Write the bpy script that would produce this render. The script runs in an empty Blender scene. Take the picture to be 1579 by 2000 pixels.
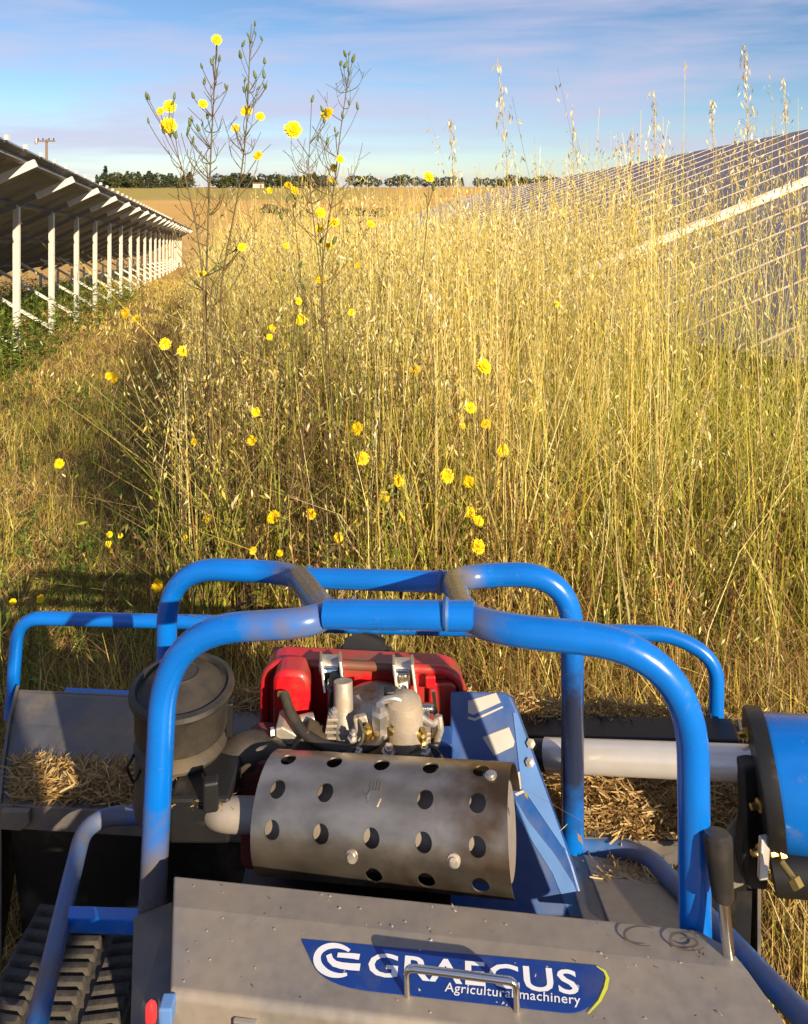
import bpy, bmesh, math, random
import numpy as np
from mathutils import Vector, Matrix, noise

# ---------------------------------------------------------------- camera, sky, sun, exposure
SC = bpy.context.scene
COL = SC.collection
FPX, CXP, HZ, CAMZ = 1500.0, 790.0, 350.0, 1.6       # photo focal length (px), centre column, horizon row, eye height (m)
cd = bpy.data.cameras.new('camera'); cam = bpy.data.objects.new('camera', cd); COL.objects.link(cam)
cam.location = (0, 0, CAMZ); cam.rotation_euler = (math.radians(90), 0, 0)
cd.sensor_fit = 'VERTICAL'; cd.sensor_height = 24.0; cd.lens = FPX/2000*24.0
cd.shift_y = -(1000-HZ)/2000.0; cd.clip_start = 0.02; cd.clip_end = 4000
SC.camera = cam

SUN_EL, SUN_AZ = math.radians(23.5), math.radians(33)   # azimuth: sun behind the camera, to the right by SUN_AZ
sdir = Vector((math.sin(SUN_AZ)*math.cos(SUN_EL), -math.cos(SUN_AZ)*math.cos(SUN_EL), math.sin(SUN_EL)))  # towards the sun
sl = bpy.data.lights.new('sun', 'SUN'); sun = bpy.data.objects.new('sun', sl); COL.objects.link(sun)
sl.energy = 5.0; sl.angle = math.radians(0.6); sl.color = (1.0, 0.82, 0.575)
sun.location = (5, -10, 12)
sun.rotation_euler = (-sdir).to_track_quat('-Z', 'Y').to_euler()

W = bpy.data.worlds.new('World'); SC.world = W; W.use_nodes = True
nt = W.node_tree; nt.nodes.clear()
N = nt.nodes.new; L = nt.links.new
out = N('ShaderNodeOutputWorld'); bg = N('ShaderNodeBackground'); sky = N('ShaderNodeTexSky')
sky.sky_type = 'NISHITA'; sky.sun_disc = False; sky.sun_elevation = SUN_EL
sky.sun_rotation = math.pi - SUN_AZ; sky.air_density = 0.9; sky.dust_density = 0.15; sky.ozone_density = 4.4; sky.altitude = 100
tc = N('ShaderNodeTexCoord')
mp = N('ShaderNodeMapping'); mp.inputs['Rotation'].default_value = (0, math.radians(5), 0); mp.inputs['Scale'].default_value = (1.6, 1.6, 13.0)
n1 = N('ShaderNodeTexNoise'); n1.inputs['Scale'].default_value = 1.3; n1.inputs['Detail'].default_value = 6; n1.inputs['Roughness'].default_value = 0.55; n1.inputs['Distortion'].default_value = 0.3
rp = N('ShaderNodeValToRGB'); rp.color_ramp.elements[0].position = 0.42; rp.color_ramp.elements[1].position = 0.63
rp.color_ramp.elements[0].color = (0, 0, 0, 1); rp.color_ramp.elements[1].color = (.78, .78, .78, 1)
mx = N('ShaderNodeMix'); mx.data_type = 'RGBA'
mx.inputs['B'].default_value = (5.1, 5.0, 6.6, 1)
L(tc.outputs['Generated'], mp.inputs['Vector']); L(mp.outputs['Vector'], n1.inputs['Vector']); L(n1.outputs['Fac'], rp.inputs['Fac'])
L(rp.outputs['Color'], mx.inputs['Factor']); L(sky.outputs['Color'], mx.inputs['A']); L(mx.outputs['Result'], bg.inputs['Color'])
bg.inputs['Strength'].default_value = 0.072
L(bg.outputs['Background'], out.inputs['Surface'])
SC.view_settings.view_transform = 'Standard'; SC.view_settings.look = 'None'
SC.view_settings.exposure = 0.78; SC.view_settings.gamma = 1.0
try: SC.view_settings.use_curve_mapping = False
except Exception: pass
SC.render.engine = 'CYCLES'
SC.cycles.max_bounces = 5; SC.cycles.transparent_max_bounces = 4

# ---------------------------------------------------------------- helpers
rnd = random.Random(7); rg = np.random.default_rng(11)
SLOPE = 0.085
def gz(y):                                             # the hillside falls away, then the far field climbs again
    if y <= 70: return -SLOPE*y
    if y <= 400:
        h = 330.0; t = (y-70)/h
        return (2*t**3-3*t*t+1)*(-5.95) + (t**3-2*t*t+t)*h*(-SLOPE) + (-2*t**3+3*t*t)*(-3.0) + (t**3-t*t)*h*0.012
    return -3.0 + 0.012*min(y-400, 30) - 0.02*max(0.0, y-430)
def gza(y): return np.vectorize(gz)(y)
def U(x, y, d):                                        # a point of the place: seen in column x, row y, d metres ahead
    return Vector(((x-CXP)/FPX*d, d, CAMZ-(y-HZ)/FPX*d))
def on_plane(x, y, p0, n):
    r = Vector(((x-CXP)/FPX, 1.0, -(y-HZ)/FPX)); o = Vector((0, 0, CAMZ))
    return o + r*((p0-o).dot(n)/r.dot(n))

def pm(name, col, rough=0.5, metal=0.0, dust=None, dscale=8.0, dlo=0.45, dhi=0.7, var=0.12, vscale=25.0, bump=0.0, bscale=200.0, coat=0.0, spec=0.5, stretch=(1,1,1), spots=()):
    m = bpy.data.materials.new(name); m.use_nodes = True
    t = m.node_tree; b = t.nodes['Principled BSDF']
    b.inputs['Roughness'].default_value = rough; b.inputs['Metallic'].default_value = metal
    b.inputs['Coat Weight'].default_value = coat; b.inputs['Coat Roughness'].default_value = 0.12
    b.inputs['Specular IOR Level'].default_value = spec
    tc = t.nodes.new('ShaderNodeTexCoord'); mp = t.nodes.new('ShaderNodeMapping'); mp.inputs['Scale'].default_value = stretch
    t.links.new(tc.outputs['Object'], mp.inputs['Vector'])
    nz = t.nodes.new('ShaderNodeTexNoise'); nz.inputs['Scale'].default_value = vscale; nz.inputs['Detail'].default_value = 6
    t.links.new(mp.outputs['Vector'], nz.inputs['Vector'])
    r = t.nodes.new('ShaderNodeValToRGB')
    r.color_ramp.elements[0].position = 0.3; r.color_ramp.elements[1].position = 0.7
    r.color_ramp.elements[0].color = (*[c*(1-var) for c in col], 1); r.color_ramp.elements[1].color = (*[min(1, c*(1+var)) for c in col], 1)
    t.links.new(nz.outputs['Fac'], r.inputs['Fac'])
    cur = r.outputs['Color']
    if dust:
        n2 = t.nodes.new('ShaderNodeTexNoise'); n2.inputs['Scale'].default_value = dscale; n2.inputs['Detail'].default_value = 9; n2.inputs['Roughness'].default_value = 0.65
        t.links.new(mp.outputs['Vector'], n2.inputs['Vector'])
        r2 = t.nodes.new('ShaderNodeValToRGB'); r2.color_ramp.elements[0].position = dlo; r2.color_ramp.elements[1].position = dhi
        t.links.new(n2.outputs['Fac'], r2.inputs['Fac'])
        x = t.nodes.new('ShaderNodeMix'); x.data_type = 'RGBA'; x.inputs['B'].default_value = (*dust, 1)
        t.links.new(r2.outputs['Color'], x.inputs['Factor']); t.links.new(cur, x.inputs['A']); cur = x.outputs['Result']
        mr = t.nodes.new('ShaderNodeMapRange'); mr.inputs['To Min'].default_value = rough; mr.inputs['To Max'].default_value = 0.85
        t.links.new(r2.outputs['Color'], mr.inputs['Value']); t.links.new(mr.outputs['Result'], b.inputs['Roughness'])
        if metal > 0:
            mm = t.nodes.new('ShaderNodeMapRange'); mm.inputs['To Min'].default_value = metal; mm.inputs['To Max'].default_value = 0.0
            t.links.new(r2.outputs['Color'], mm.inputs['Value']); t.links.new(mm.outputs['Result'], b.inputs['Metallic'])
    for (c, rad, sc) in spots:                         # c in object space, rad (x, y, z) reach of the stain
        ms = t.nodes.new('ShaderNodeMapping'); ms.inputs['Scale'].default_value = [1/r_ for r_ in rad]; ms.inputs['Location'].default_value = [-c[i]/rad[i] for i in range(3)]
        t.links.new(tc.outputs['Object'], ms.inputs['Vector'])
        ln = t.nodes.new('ShaderNodeVectorMath'); ln.operation = 'LENGTH'; t.links.new(ms.outputs['Vector'], ln.inputs[0])
        ns = t.nodes.new('ShaderNodeTexNoise'); ns.inputs['Scale'].default_value = 38; ns.inputs['Detail'].default_value = 8; t.links.new(tc.outputs['Object'], ns.inputs['Vector'])
        ad = t.nodes.new('ShaderNodeMath'); ad.operation = 'MULTIPLY_ADD'; t.links.new(ns.outputs['Fac'], ad.inputs[0]); ad.inputs[1].default_value = 1.1; t.links.new(ln.outputs['Value'], ad.inputs[2])
        ms2 = t.nodes.new('ShaderNodeMapRange'); ms2.inputs['From Min'].default_value = 1.0; ms2.inputs['From Max'].default_value = 1.8; ms2.inputs['To Min'].default_value = .92; ms2.inputs['To Max'].default_value = 0; t.links.new(ad.outputs[0], ms2.inputs['Value'])
        x = t.nodes.new('ShaderNodeMix'); x.data_type = 'RGBA'; x.inputs['B'].default_value = (*sc, 1)
        t.links.new(ms2.outputs['Result'], x.inputs['Factor']); t.links.new(cur, x.inputs['A']); cur = x.outputs['Result']
    t.links.new(cur, b.inputs['Base Color'])
    if bump > 0:
        n3 = t.nodes.new('ShaderNodeTexNoise'); n3.inputs['Scale'].default_value = bscale; n3.inputs['Detail'].default_value = 4
        t.links.new(tc.outputs['Object'], n3.inputs['Vector'])
        bp = t.nodes.new('ShaderNodeBump'); bp.inputs['Strength'].default_value = bump; bp.inputs['Distance'].default_value = 0.003
        t.links.new(n3.outputs['Fac'], bp.inputs['Height']); t.links.new(bp.outputs['Normal'], b.inputs['Normal'])
    return m

def leaf_mat(name, translucent=0.3, rough=0.7, spec=0.2):        # colour comes from the blades' own colour attribute
    m = bpy.data.materials.new(name); m.use_nodes = True; t = m.node_tree; b = t.nodes['Principled BSDF']
    a = t.nodes.new('ShaderNodeAttribute'); a.attribute_name = 'Col'
    nz = t.nodes.new('ShaderNodeTexNoise'); nz.inputs['Scale'].default_value = 30
    tcn = t.nodes.new('ShaderNodeTexCoord'); t.links.new(tcn.outputs['Object'], nz.inputs['Vector'])
    hs = t.nodes.new('ShaderNodeHueSaturation'); mr = t.nodes.new('ShaderNodeMapRange'); mr.inputs['To Min'].default_value = 0.8; mr.inputs['To Max'].default_value = 1.2
    t.links.new(nz.outputs['Fac'], mr.inputs['Value']); t.links.new(mr.outputs['Result'], hs.inputs['Value']); t.links.new(a.outputs['Color'], hs.inputs['Color'])
    b.inputs['Roughness'].default_value = rough; b.inputs['Specular IOR Level'].default_value = spec
    tr = t.nodes.new('ShaderNodeBsdfTranslucent'); mix = t.nodes.new('ShaderNodeMixShader'); mix.inputs[0].default_value = translucent
    t.links.new(hs.outputs['Color'], b.inputs['Base Color']); t.links.new(hs.outputs['Color'], tr.inputs['Color'])
    o = t.nodes['Material Output']; t.links.new(b.outputs[0], mix.inputs[1]); t.links.new(tr.outputs[0], mix.inputs[2]); t.links.new(mix.outputs[0], o.inputs['Surface'])
    return m

def tag(o, label=None, cat=None, group=None, kind=None):
    if label: o['label'] = label
    if cat: o['category'] = cat
    if group: o['group'] = group
    if kind: o['kind'] = kind
    return o
def thing(name, label, cat, loc=(0, 0, 0), group=None):
    o = bpy.data.objects.new(name, None); COL.objects.link(o); o.location = loc; o.empty_display_size = 0.1
    return tag(o, label, cat, group)
def origin_of(p):
    v = Vector((0, 0, 0))
    while p is not None: v = v + Vector(p.location); p = p.parent
    return v
def link_mesh(name, me, m, parent=None, loc=None):
    o = bpy.data.objects.new(name, me); COL.objects.link(o)
    if m is not None and len(me.materials) == 0: me.materials.append(m)
    if parent is not None: o.parent = parent
    if loc is not None: o.location = loc
    return o
def copy_tree(o, parent=None):
    c = o.copy(); COL.objects.link(c); c.parent = parent
    for ch in list(o.children): copy_tree(ch, c)
    return c

def fillet(pts, rad, n=7):
    pts = [Vector(p) for p in pts]
    if not isinstance(rad, (list, tuple)): rad = [rad]*len(pts)
    res = [pts[0]]
    for i in range(1, len(pts)-1):
        a, b, c = pts[i-1], pts[i], pts[i+1]; r = rad[i]
        d1 = (a-b); d2 = (c-b); l = min(r, d1.length*0.48, d2.length*0.48)
        p, q = b+d1.normalized()*l, b+d2.normalized()*l
        for k in range(n+1):
            t = k/n; res.append(p*(1-t)**2 + b*2*t*(1-t) + q*t*t)
    res.append(pts[-1]); return res

class MB:
    def __init__(s): s.v = []; s.f = []
    def add(s, vs, fs):
        o = len(s.v); s.v += [Vector(v) for v in vs]; s.f += [tuple(i+o for i in f) for f in fs]; return s
    def box(s, c, size, rz=0, rx=0, ry=0):
        R = Matrix.Rotation(rz, 3, 'Z') @ Matrix.Rotation(rx, 3, 'X') @ Matrix.Rotation(ry, 3, 'Y'); c = Vector(c); h = [q/2 for q in size]
        vs = [c + R @ Vector((sx*h[0], sy*h[1], sz*h[2])) for sz in (-1, 1) for sy in (-1, 1) for sx in (-1, 1)]
        return s.add(vs, [(0, 2, 3, 1), (4, 5, 7, 6), (0, 1, 5, 4), (2, 6, 7, 3), (0, 4, 6, 2), (1, 3, 7, 5)])
    def bar(s, a, b, w, h, up=Vector((0, 0, 1))):        # a square bar from a to b
        a, b = Vector(a), Vector(b); d = (b-a).normalized(); side = d.cross(up)
        if side.length < 1e-4: side = d.cross(Vector((1, 0, 0)))
        side.normalize(); u = side.cross(d).normalized()
        vs = [p + side*sx*w/2 + u*sz*h/2 for p in (a, b) for sx, sz in ((-1, -1), (1, -1), (1, 1), (-1, 1))]
        return s.add(vs, [(0, 1, 2, 3), (7, 6, 5, 4), (0, 4, 5, 1), (1, 5, 6, 2), (2, 6, 7, 3), (3, 7, 4, 0)])
    def tube(s, pts, r, seg=14, caps=True):
        pts = [Vector(p) for p in pts]; n = len(pts)
        if not isinstance(r, (list, tuple)): r = [r]*n
        t0 = (pts[1]-pts[0]).normalized(); ref = Vector((0, 0, 1)) if abs(t0.z) < .9 else Vector((1, 0, 0))
        u = t0.cross(ref).normalized(); vs = []
        for i, p in enumerate(pts):
            t = (pts[min(i+1, n-1)]-pts[max(i-1, 0)]).normalized()
            u = (u - t*u.dot(t)).normalized(); w = t.cross(u)
            vs += [p + (u*math.cos(2*math.pi*k/seg) + w*math.sin(2*math.pi*k/seg))*r[i] for k in range(seg)]
        fs = [(i*seg+k, i*seg+(k+1) % seg, (i+1)*seg+(k+1) % seg, (i+1)*seg+k) for i in range(n-1) for k in range(seg)]
        if caps: fs += [tuple(range(seg-1, -1, -1)), tuple((n-1)*seg+k for k in range(seg))]
        return s.add(vs, fs)
    def lathe(s, o, axis, prof, seg=32, squash=None):    # prof: (radius, distance along the axis)
        o = Vector(o); a = Vector(axis).normalized(); ref = Vector((0, 0, 1)) if abs(a.z) < .9 else Vector((1, 0, 0))
        u = a.cross(ref).normalized(); w = a.cross(u); vs = []
        for r, h in prof: vs += [o + a*h + (u*math.cos(2*math.pi*k/seg) + w*math.sin(2*math.pi*k/seg))*r for k in range(seg)]
        n = len(prof)
        fs = [(i*seg+k, (i+1)*seg+k, (i+1)*seg+(k+1) % seg, i*seg+(k+1) % seg) for i in range(n-1) for k in range(seg)]
        if prof[0][0] > 1e-5: fs.append(tuple(range(seg)))
        if prof[-1][0] > 1e-5: fs.append(tuple((n-1)*seg+k for k in range(seg-1, -1, -1)))
        return s.add(vs, fs)
    def prism(s, poly, off):                              # poly: 3-D points in order, off: thickness vector
        poly = [Vector(p) for p in poly]; n = len(poly); off = Vector(off)
        return s.add(poly + [p+off for p in poly], [tuple(range(n)), tuple(range(2*n-1, n-1, -1))] + [(i, n+i, n+(i+1) % n, (i+1) % n) for i in range(n)])
    def mesh(s, name, org=Vector((0, 0, 0)), smooth=True):
        me = bpy.data.meshes.new(name); me.from_pydata([v-org for v in s.v], [], s.f)
        bm = bmesh.new(); bm.from_mesh(me); bmesh.ops.recalc_face_normals(bm, faces=bm.faces); bm.to_mesh(me); bm.free()
        if smooth:
            for p in me.polygons: p.use_smooth = True
            try: me.set_sharp_from_angle(angle=math.radians(38))
            except Exception: pass
        return me
    def build(s, name, m, parent=None, smooth=True, bevel=0, org=None):
        org = origin_of(parent) if org is None else org
        o = link_mesh(name, s.mesh(name, org, smooth), m, parent)
        if bevel:
            b = o.modifiers.new('bevel', 'BEVEL'); b.width = bevel; b.segments = 2; b.limit_method = 'ANGLE'; b.angle_limit = math.radians(40)
        return o

def np_mesh(name, V, F, C=None, m=None, parent=None):      # big triangle/quad sheets straight from arrays
    me = bpy.data.meshes.new(name); nf, k = F.shape
    me.vertices.add(len(V)); me.vertices.foreach_set('co', np.ascontiguousarray(V, dtype=np.float32).ravel())
    me.loops.add(nf*k); me.loops.foreach_set('vertex_index', np.ascontiguousarray(F, dtype=np.int32).ravel())
    me.polygons.add(nf); me.polygons.foreach_set('loop_start', np.arange(0, nf*k, k, dtype=np.int32))
    me.update(calc_edges=True)
    if C is not None:
        at = me.color_attributes.new('Col', 'FLOAT_COLOR', 'POINT')
        at.data.foreach_set('color', np.ascontiguousarray(np.concatenate([C, np.ones((len(C), 1))], 1), dtype=np.float32).ravel())
    return link_mesh(name, me, m, parent)

# ---------------------------------------------------------------- materials
M = {}
M['blue'] = pm('blue_paint', (.0015, .14, .57), .27, 0, dust=(.16, .15, .15), dscale=30, dlo=.60, dhi=.95, coat=.3, var=.10, vscale=12, bump=.03)
M['bluehoopR'] = pm('blue_hoop_paint_sooty', (.0015, .14, .57), .27, 0, dust=(.16, .15, .15), dscale=30, dlo=.60, dhi=.95, coat=.25, var=.10, vscale=12, bump=.03, spots=(((.262, .22, .67), (.12, .12, .15), (.020, .016, .012)), ((.03, .13, 1.02), (.07, .36, .20), (.15, .13, .115))))
M['bluehoopL'] = pm('blue_hoop_paint_muddy', (.0015, .14, .57), .27, 0, dust=(.16, .15, .15), dscale=30, dlo=.60, dhi=.95, coat=.25, var=.10, vscale=12, bump=.03, spots=(((-.44, 0, .58), (.10, .12, .13), (.13, .11, .09)), ((-.225, .20, 1.0), (.085, .34, .20), (.15, .13, .115))))
M['blue_dirty'] = pm('dirty_blue_paint', (.004, .13, .44), .38, 0, dust=(.16, .13, .10), dscale=7, dlo=.38, dhi=.66, coat=.2)
M['hood'] = pm('dusty_steel', (.27, .245, .22), .40, .35, dust=(.31, .25, .18), dscale=5, dlo=.40, dhi=.8, var=.12, vscale=60, bump=.35, bscale=9)
M['deck'] = pm('grey_painted_steel', (.12, .12, .125), .45, .3, dust=(.25, .19, .12), dscale=6, dlo=.42, dhi=.7, var=.12, bump=.05)
M['black'] = pm('black_steel', (.014, .014, .015), .42, .1, dust=(.09, .075, .055), dscale=9, dlo=.52, dhi=.8)
M['dusty'] = pm('dust_caked_plastic', (.035, .03, .025), .6, 0, dust=(.12, .088, .05), dscale=9, dlo=.35, dhi=.7, bump=.1)
M['plastic'] = pm('black_plastic', (.020, .019, .018), .36, 0, dust=(.075, .058, .038), dscale=7, dlo=.40, dhi=.78, bump=.05)
M['rubber'] = pm('track_rubber', (.03, .028, .027), .75, 0, dust=(.13, .11, .085), dscale=16, dlo=.4, dhi=.7, bump=.4, bscale=120)
M['red'] = pm('red_enamel', (.50, .008, .016), .33, 0, dust=(.17, .06, .03), dscale=16, dlo=.46, dhi=.80, coat=.3, var=.06, spots=(((.13, .30, .58), (.20, .2, .16), (.14, .055, .022)), ((-.12, .26, .76), (.12, .1, .03), (.15, .07, .04))))
M['redtop'] = pm('dull_red_enamel', (.16, .012, .02), .5, 0, dust=(.10, .06, .05), dscale=9, dlo=.4, dhi=.7)
M['alurust'] = pm('rust_stained_aluminium', (.48, .43, .36), .45, .5, dust=(.34, .16, .05), dscale=13, dlo=.50, dhi=.62, bump=.25, bscale=260)
M['alu'] = pm('cast_aluminium', (.50, .45, .38), .42, .55, dust=(.30, .20, .10), dscale=12, dlo=.42, dhi=.68, bump=.25, bscale=260)
M['chrome'] = pm('bright_steel', (.72, .70, .66), .16, 1.0, var=.04)
M['tube'] = pm('bright_drawn_tube', (.78, .73, .66), .30, .45, var=.04)
M['zinc'] = pm('dull_zinc', (.56, .52, .47), .34, .8, dust=(.30, .23, .15), dscale=14, dlo=.5, dhi=.75)
M['guard'] = pm('heat_stained_steel', (.42, .37, .30), .38, .95, var=.34, vscale=26, bump=.05, stretch=(.5, 1, 1), spots=(((.11, -.03, .76), (.10, .12, .10), (.17, .10, .05)), ((-.04, -.08, .63), (.08, .09, .06), (.20, .125, .06))))
M['muffler'] = pm('grey_muffler', (.27, .24, .21), .6, .2, dust=(.2, .15, .1), dscale=9)
M['brass'] = pm('yellow_zinc', (.62, .42, .12), .3, .9)
M['rust'] = pm('rusty_casting', (.33, .16, .05), .7, .1, dust=(.22, .19, .16), dscale=20, dlo=.45, dhi=.6, bump=.3)
M['scuff'] = pm('scuffed_steel', (.10, .088, .075), .6, .2, var=.3)
M['hose'] = pm('fuel_hose', (.035, .03, .024), .5, 0, dust=(.13, .10, .06), dscale=10, dlo=.45, dhi=.75)
M['decal'] = pm('blue_decal', (.008, .04, .23), .35, 0, dust=(.07, .08, .14), dscale=14, dlo=.55, dhi=.85, var=.05)
M['white'] = pm('white_print', (.78, .79, .82), .4, 0, var=.03)
M['lime'] = pm('yellow_green_print', (.62, .66, .06), .4, 0, var=.03)
M['gplate'] = pm('navy_belt_guard_paint', (.010, .075, .30), .35, 0, dust=(.10, .12, .19), dscale=6, dlo=.42, dhi=.75, coat=.2)
M['gprint'] = pm('pale_guard_print', (.50, .46, .41), .45, 0, var=.08)
M['gprint2'] = pm('light_blue_guard_print', (.10, .22, .50), .4, 0, var=.1)
M['galvshade'] = pm('shaded_galvanised_steel', (.22, .21, .19), .6, .1, var=.1)  # underside steel, darkened to carry the shade beneath the panels
M['galv'] = pm('galvanised_steel', (.66, .645, .56), .5, .0, var=.07, vscale=8)
M['pvback'] = pm('panel_back_sheet', (.17, .175, .19), .6, 0, var=.2, vscale=3)
M['pv'] = pm('dark_solar_glass', (.17, .15, .175), .40, 0, var=.10, dust=(.22, .19, .20), dscale=3, dlo=.3, dhi=.9)
M['pvframe'] = pm('aluminium_frame', (.42, .34, .29), .5, .2, var=.05)
M['wood'] = pm('weathered_pole', (.20, .13, .08), .8, 0, var=.2)
M['plaster'] = pm('pale_plaster', (.62, .56, .45), .9, 0, var=.08)
M['roof'] = pm('roof_tile', (.30, .12, .06), .9, 0, var=.15)
M['soil'] = None
M['grass'] = leaf_mat('grass_blades', .30)
M['leaf'] = leaf_mat('weed_leaves', .35)
M['tree'] = leaf_mat('tree_leaves', .25)
M['bark'] = pm('bark', (.10, .07, .05), .9, 0, var=.25)
M['stem'] = pm('green_brown_stem', (.10, .095, .03), .6, 0, dust=(.14, .075, .03), dscale=6, dlo=.4, dhi=.65, var=.2)
M['straw'] = pm('straw_stalk', (.50, .37, .13), .6, 0, var=.15, vscale=6)
M['petal'] = pm('yellow_petal', (.80, .56, .004), .6, 0, var=.06, spec=.2)
M['petal2'] = pm('deep_yellow_florets', (.70, .36, .003), .6, 0, var=.08, spec=.2)
M['calyx'] = pm('green_calyx', (.10, .14, .03), .6, 0, var=.2)
M['skin'] = pm('skin', (.45, .27, .19), .5, 0, var=.04)
M['cloth'] = pm('dark_work_cloth', (.05, .06, .09), .9, 0, var=.1)
M['hair'] = pm('dark_hair', (.02, .015, .012), .6, 0, var=.2)
def emis():
    m = bpy.data.materials.new('red_lamp'); m.use_nodes = True; b = m.node_tree.nodes['Principled BSDF']
    b.inputs['Base Color'].default_value = (.8, .01, .01, 1); b.inputs['Emission Color'].default_value = (1, .02, .02, 1); b.inputs['Emission Strength'].default_value = 1.6
    return m
M['lamp'] = emis()

def ground_mat():
    m = bpy.data.materials.new('field_ground'); m.use_nodes = True; t = m.node_tree; b = t.nodes['Principled BSDF']; b.inputs['Roughness'].default_value = .95; b.inputs['Specular IOR Level'].default_value = .1
    Nn = t.nodes.new; Ln = t.links.new
    tcn = Nn('ShaderNodeTexCoord'); sep = Nn('ShaderNodeSeparateXYZ'); Ln(tcn.outputs['Object'], sep.inputs[0])
    def ramp(sock, stops):
        r = Nn('ShaderNodeValToRGB'); e = r.color_ramp.elements
        while len(e) < len(stops): e.new(.5)
        for k, (p, c) in enumerate(stops): e[k].position = p; e[k].color = (*c, 1)
        Ln(sock, r.inputs['Fac']); return r.outputs['Color']
    def nz(scale, detail=6, vec=None, rough=.6):
        n = Nn('ShaderNodeTexNoise'); n.inputs['Scale'].default_value = scale; n.inputs['Detail'].default_value = detail; n.inputs['Roughness'].default_value = rough
        Ln(vec or tcn.outputs['Object'], n.inputs['Vector']); return n.outputs['Fac']
    def mixc(f, a, bb):
        x = Nn('ShaderNodeMix'); x.data_type = 'RGBA'
        Ln(f, x.inputs['Factor']); Ln(a, x.inputs['A']); Ln(bb, x.inputs['B']); return x.outputs['Result']
    near = ramp(nz(9, 8), [(.3, (.09, .055, .025)), (.5, (.19, .12, .05)), (.7, (.32, .21, .09))])
    mps = Nn('ShaderNodeMapping'); mps.inputs['Scale'].default_value = (.05, .012, 1); Ln(tcn.outputs['Object'], mps.inputs['Vector'])
    far = ramp(nz(1.3, 9, mps.outputs['Vector'], .65), [(.3, (.50, .30, .08)), (.5, (.60, .37, .115)), (.72, (.66, .44, .16))])
    fine = ramp(nz(.9, 8), [(.3, (.46, .27, .07)), (.7, (.66, .43, .15))])
    far = mixc(ramp(nz(.3, 2), [(.35, (.15,)*3), (.65, (.6,)*3)]), far, fine)
    grn = ramp(nz(.2, 6), [(.3, (.32, .26, .07)), (.7, (.44, .34, .10))])
    def band(axis, a, b2):
        mr = Nn('ShaderNodeMapRange'); mr.inputs['From Min'].default_value = a; mr.inputs['From Max'].default_value = b2; Ln(sep.outputs[axis], mr.inputs['Value']); return mr.outputs['Result']
    def mul(a, bb):
        x = Nn('ShaderNodeMath'); x.operation = 'MULTIPLY'; Ln(a, x.inputs[0]); Ln(bb, x.inputs[1]); return x.outputs[0]
    c = mixc(band('Y', 14, 40), near, far)
    c = mixc(mul(mul(band('Y', 285, 300), band('Y', 415, 395)), band('X', 5, -30)), c, grn)    # the green crop strip along the trees
    Ln(c, b.inputs['Base Color'])
    bp = Nn('ShaderNodeBump'); bp.inputs['Strength'].default_value = .8; bp.inputs['Distance'].default_value = .05; Ln(nz(14, 8), bp.inputs['Height']); Ln(bp.outputs['Normal'], b.inputs['Normal'])
    return m
M['soil'] = ground_mat()

# ---------------------------------------------------------------- the setting: one ground sheet to the horizon
ys = np.concatenate([np.arange(-30, 0, 3.0), np.arange(0, 20, .25), np.arange(20, 80, 2.0), np.arange(80, 420, 10.0), np.geomspace(420, 3000, 20)])
xs = np.concatenate([-np.geomspace(2000, 14, 26), np.arange(-12, 8.01, .25), np.geomspace(9, 2000, 28)])
XX, YY = np.meshgrid(xs, ys); ZZ = gza(YY)
near = (np.abs(XX) < 13) & (YY < 20) & (YY > 2.2)
for i in range(XX.shape[0]):
    for j in range(XX.shape[1]):
        if near[i, j]: ZZ[i, j] += .03*noise.noise(Vector((XX[i, j]*1.1, YY[i, j]*1.1, 0)))
nx, ny = len(xs), len(ys)
idx = np.arange(nx*ny).reshape(ny, nx)
F = np.stack([idx[:-1, :-1], idx[:-1, 1:], idx[1:, 1:], idx[1:, :-1]], -1).reshape(-1, 4)
g = np_mesh('ground', np.stack([XX, YY, ZZ], -1).reshape(-1, 3), F, None, M['soil']); g['kind'] = 'structure'
for p in g.data.polygons: p.use_smooth = True

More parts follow.
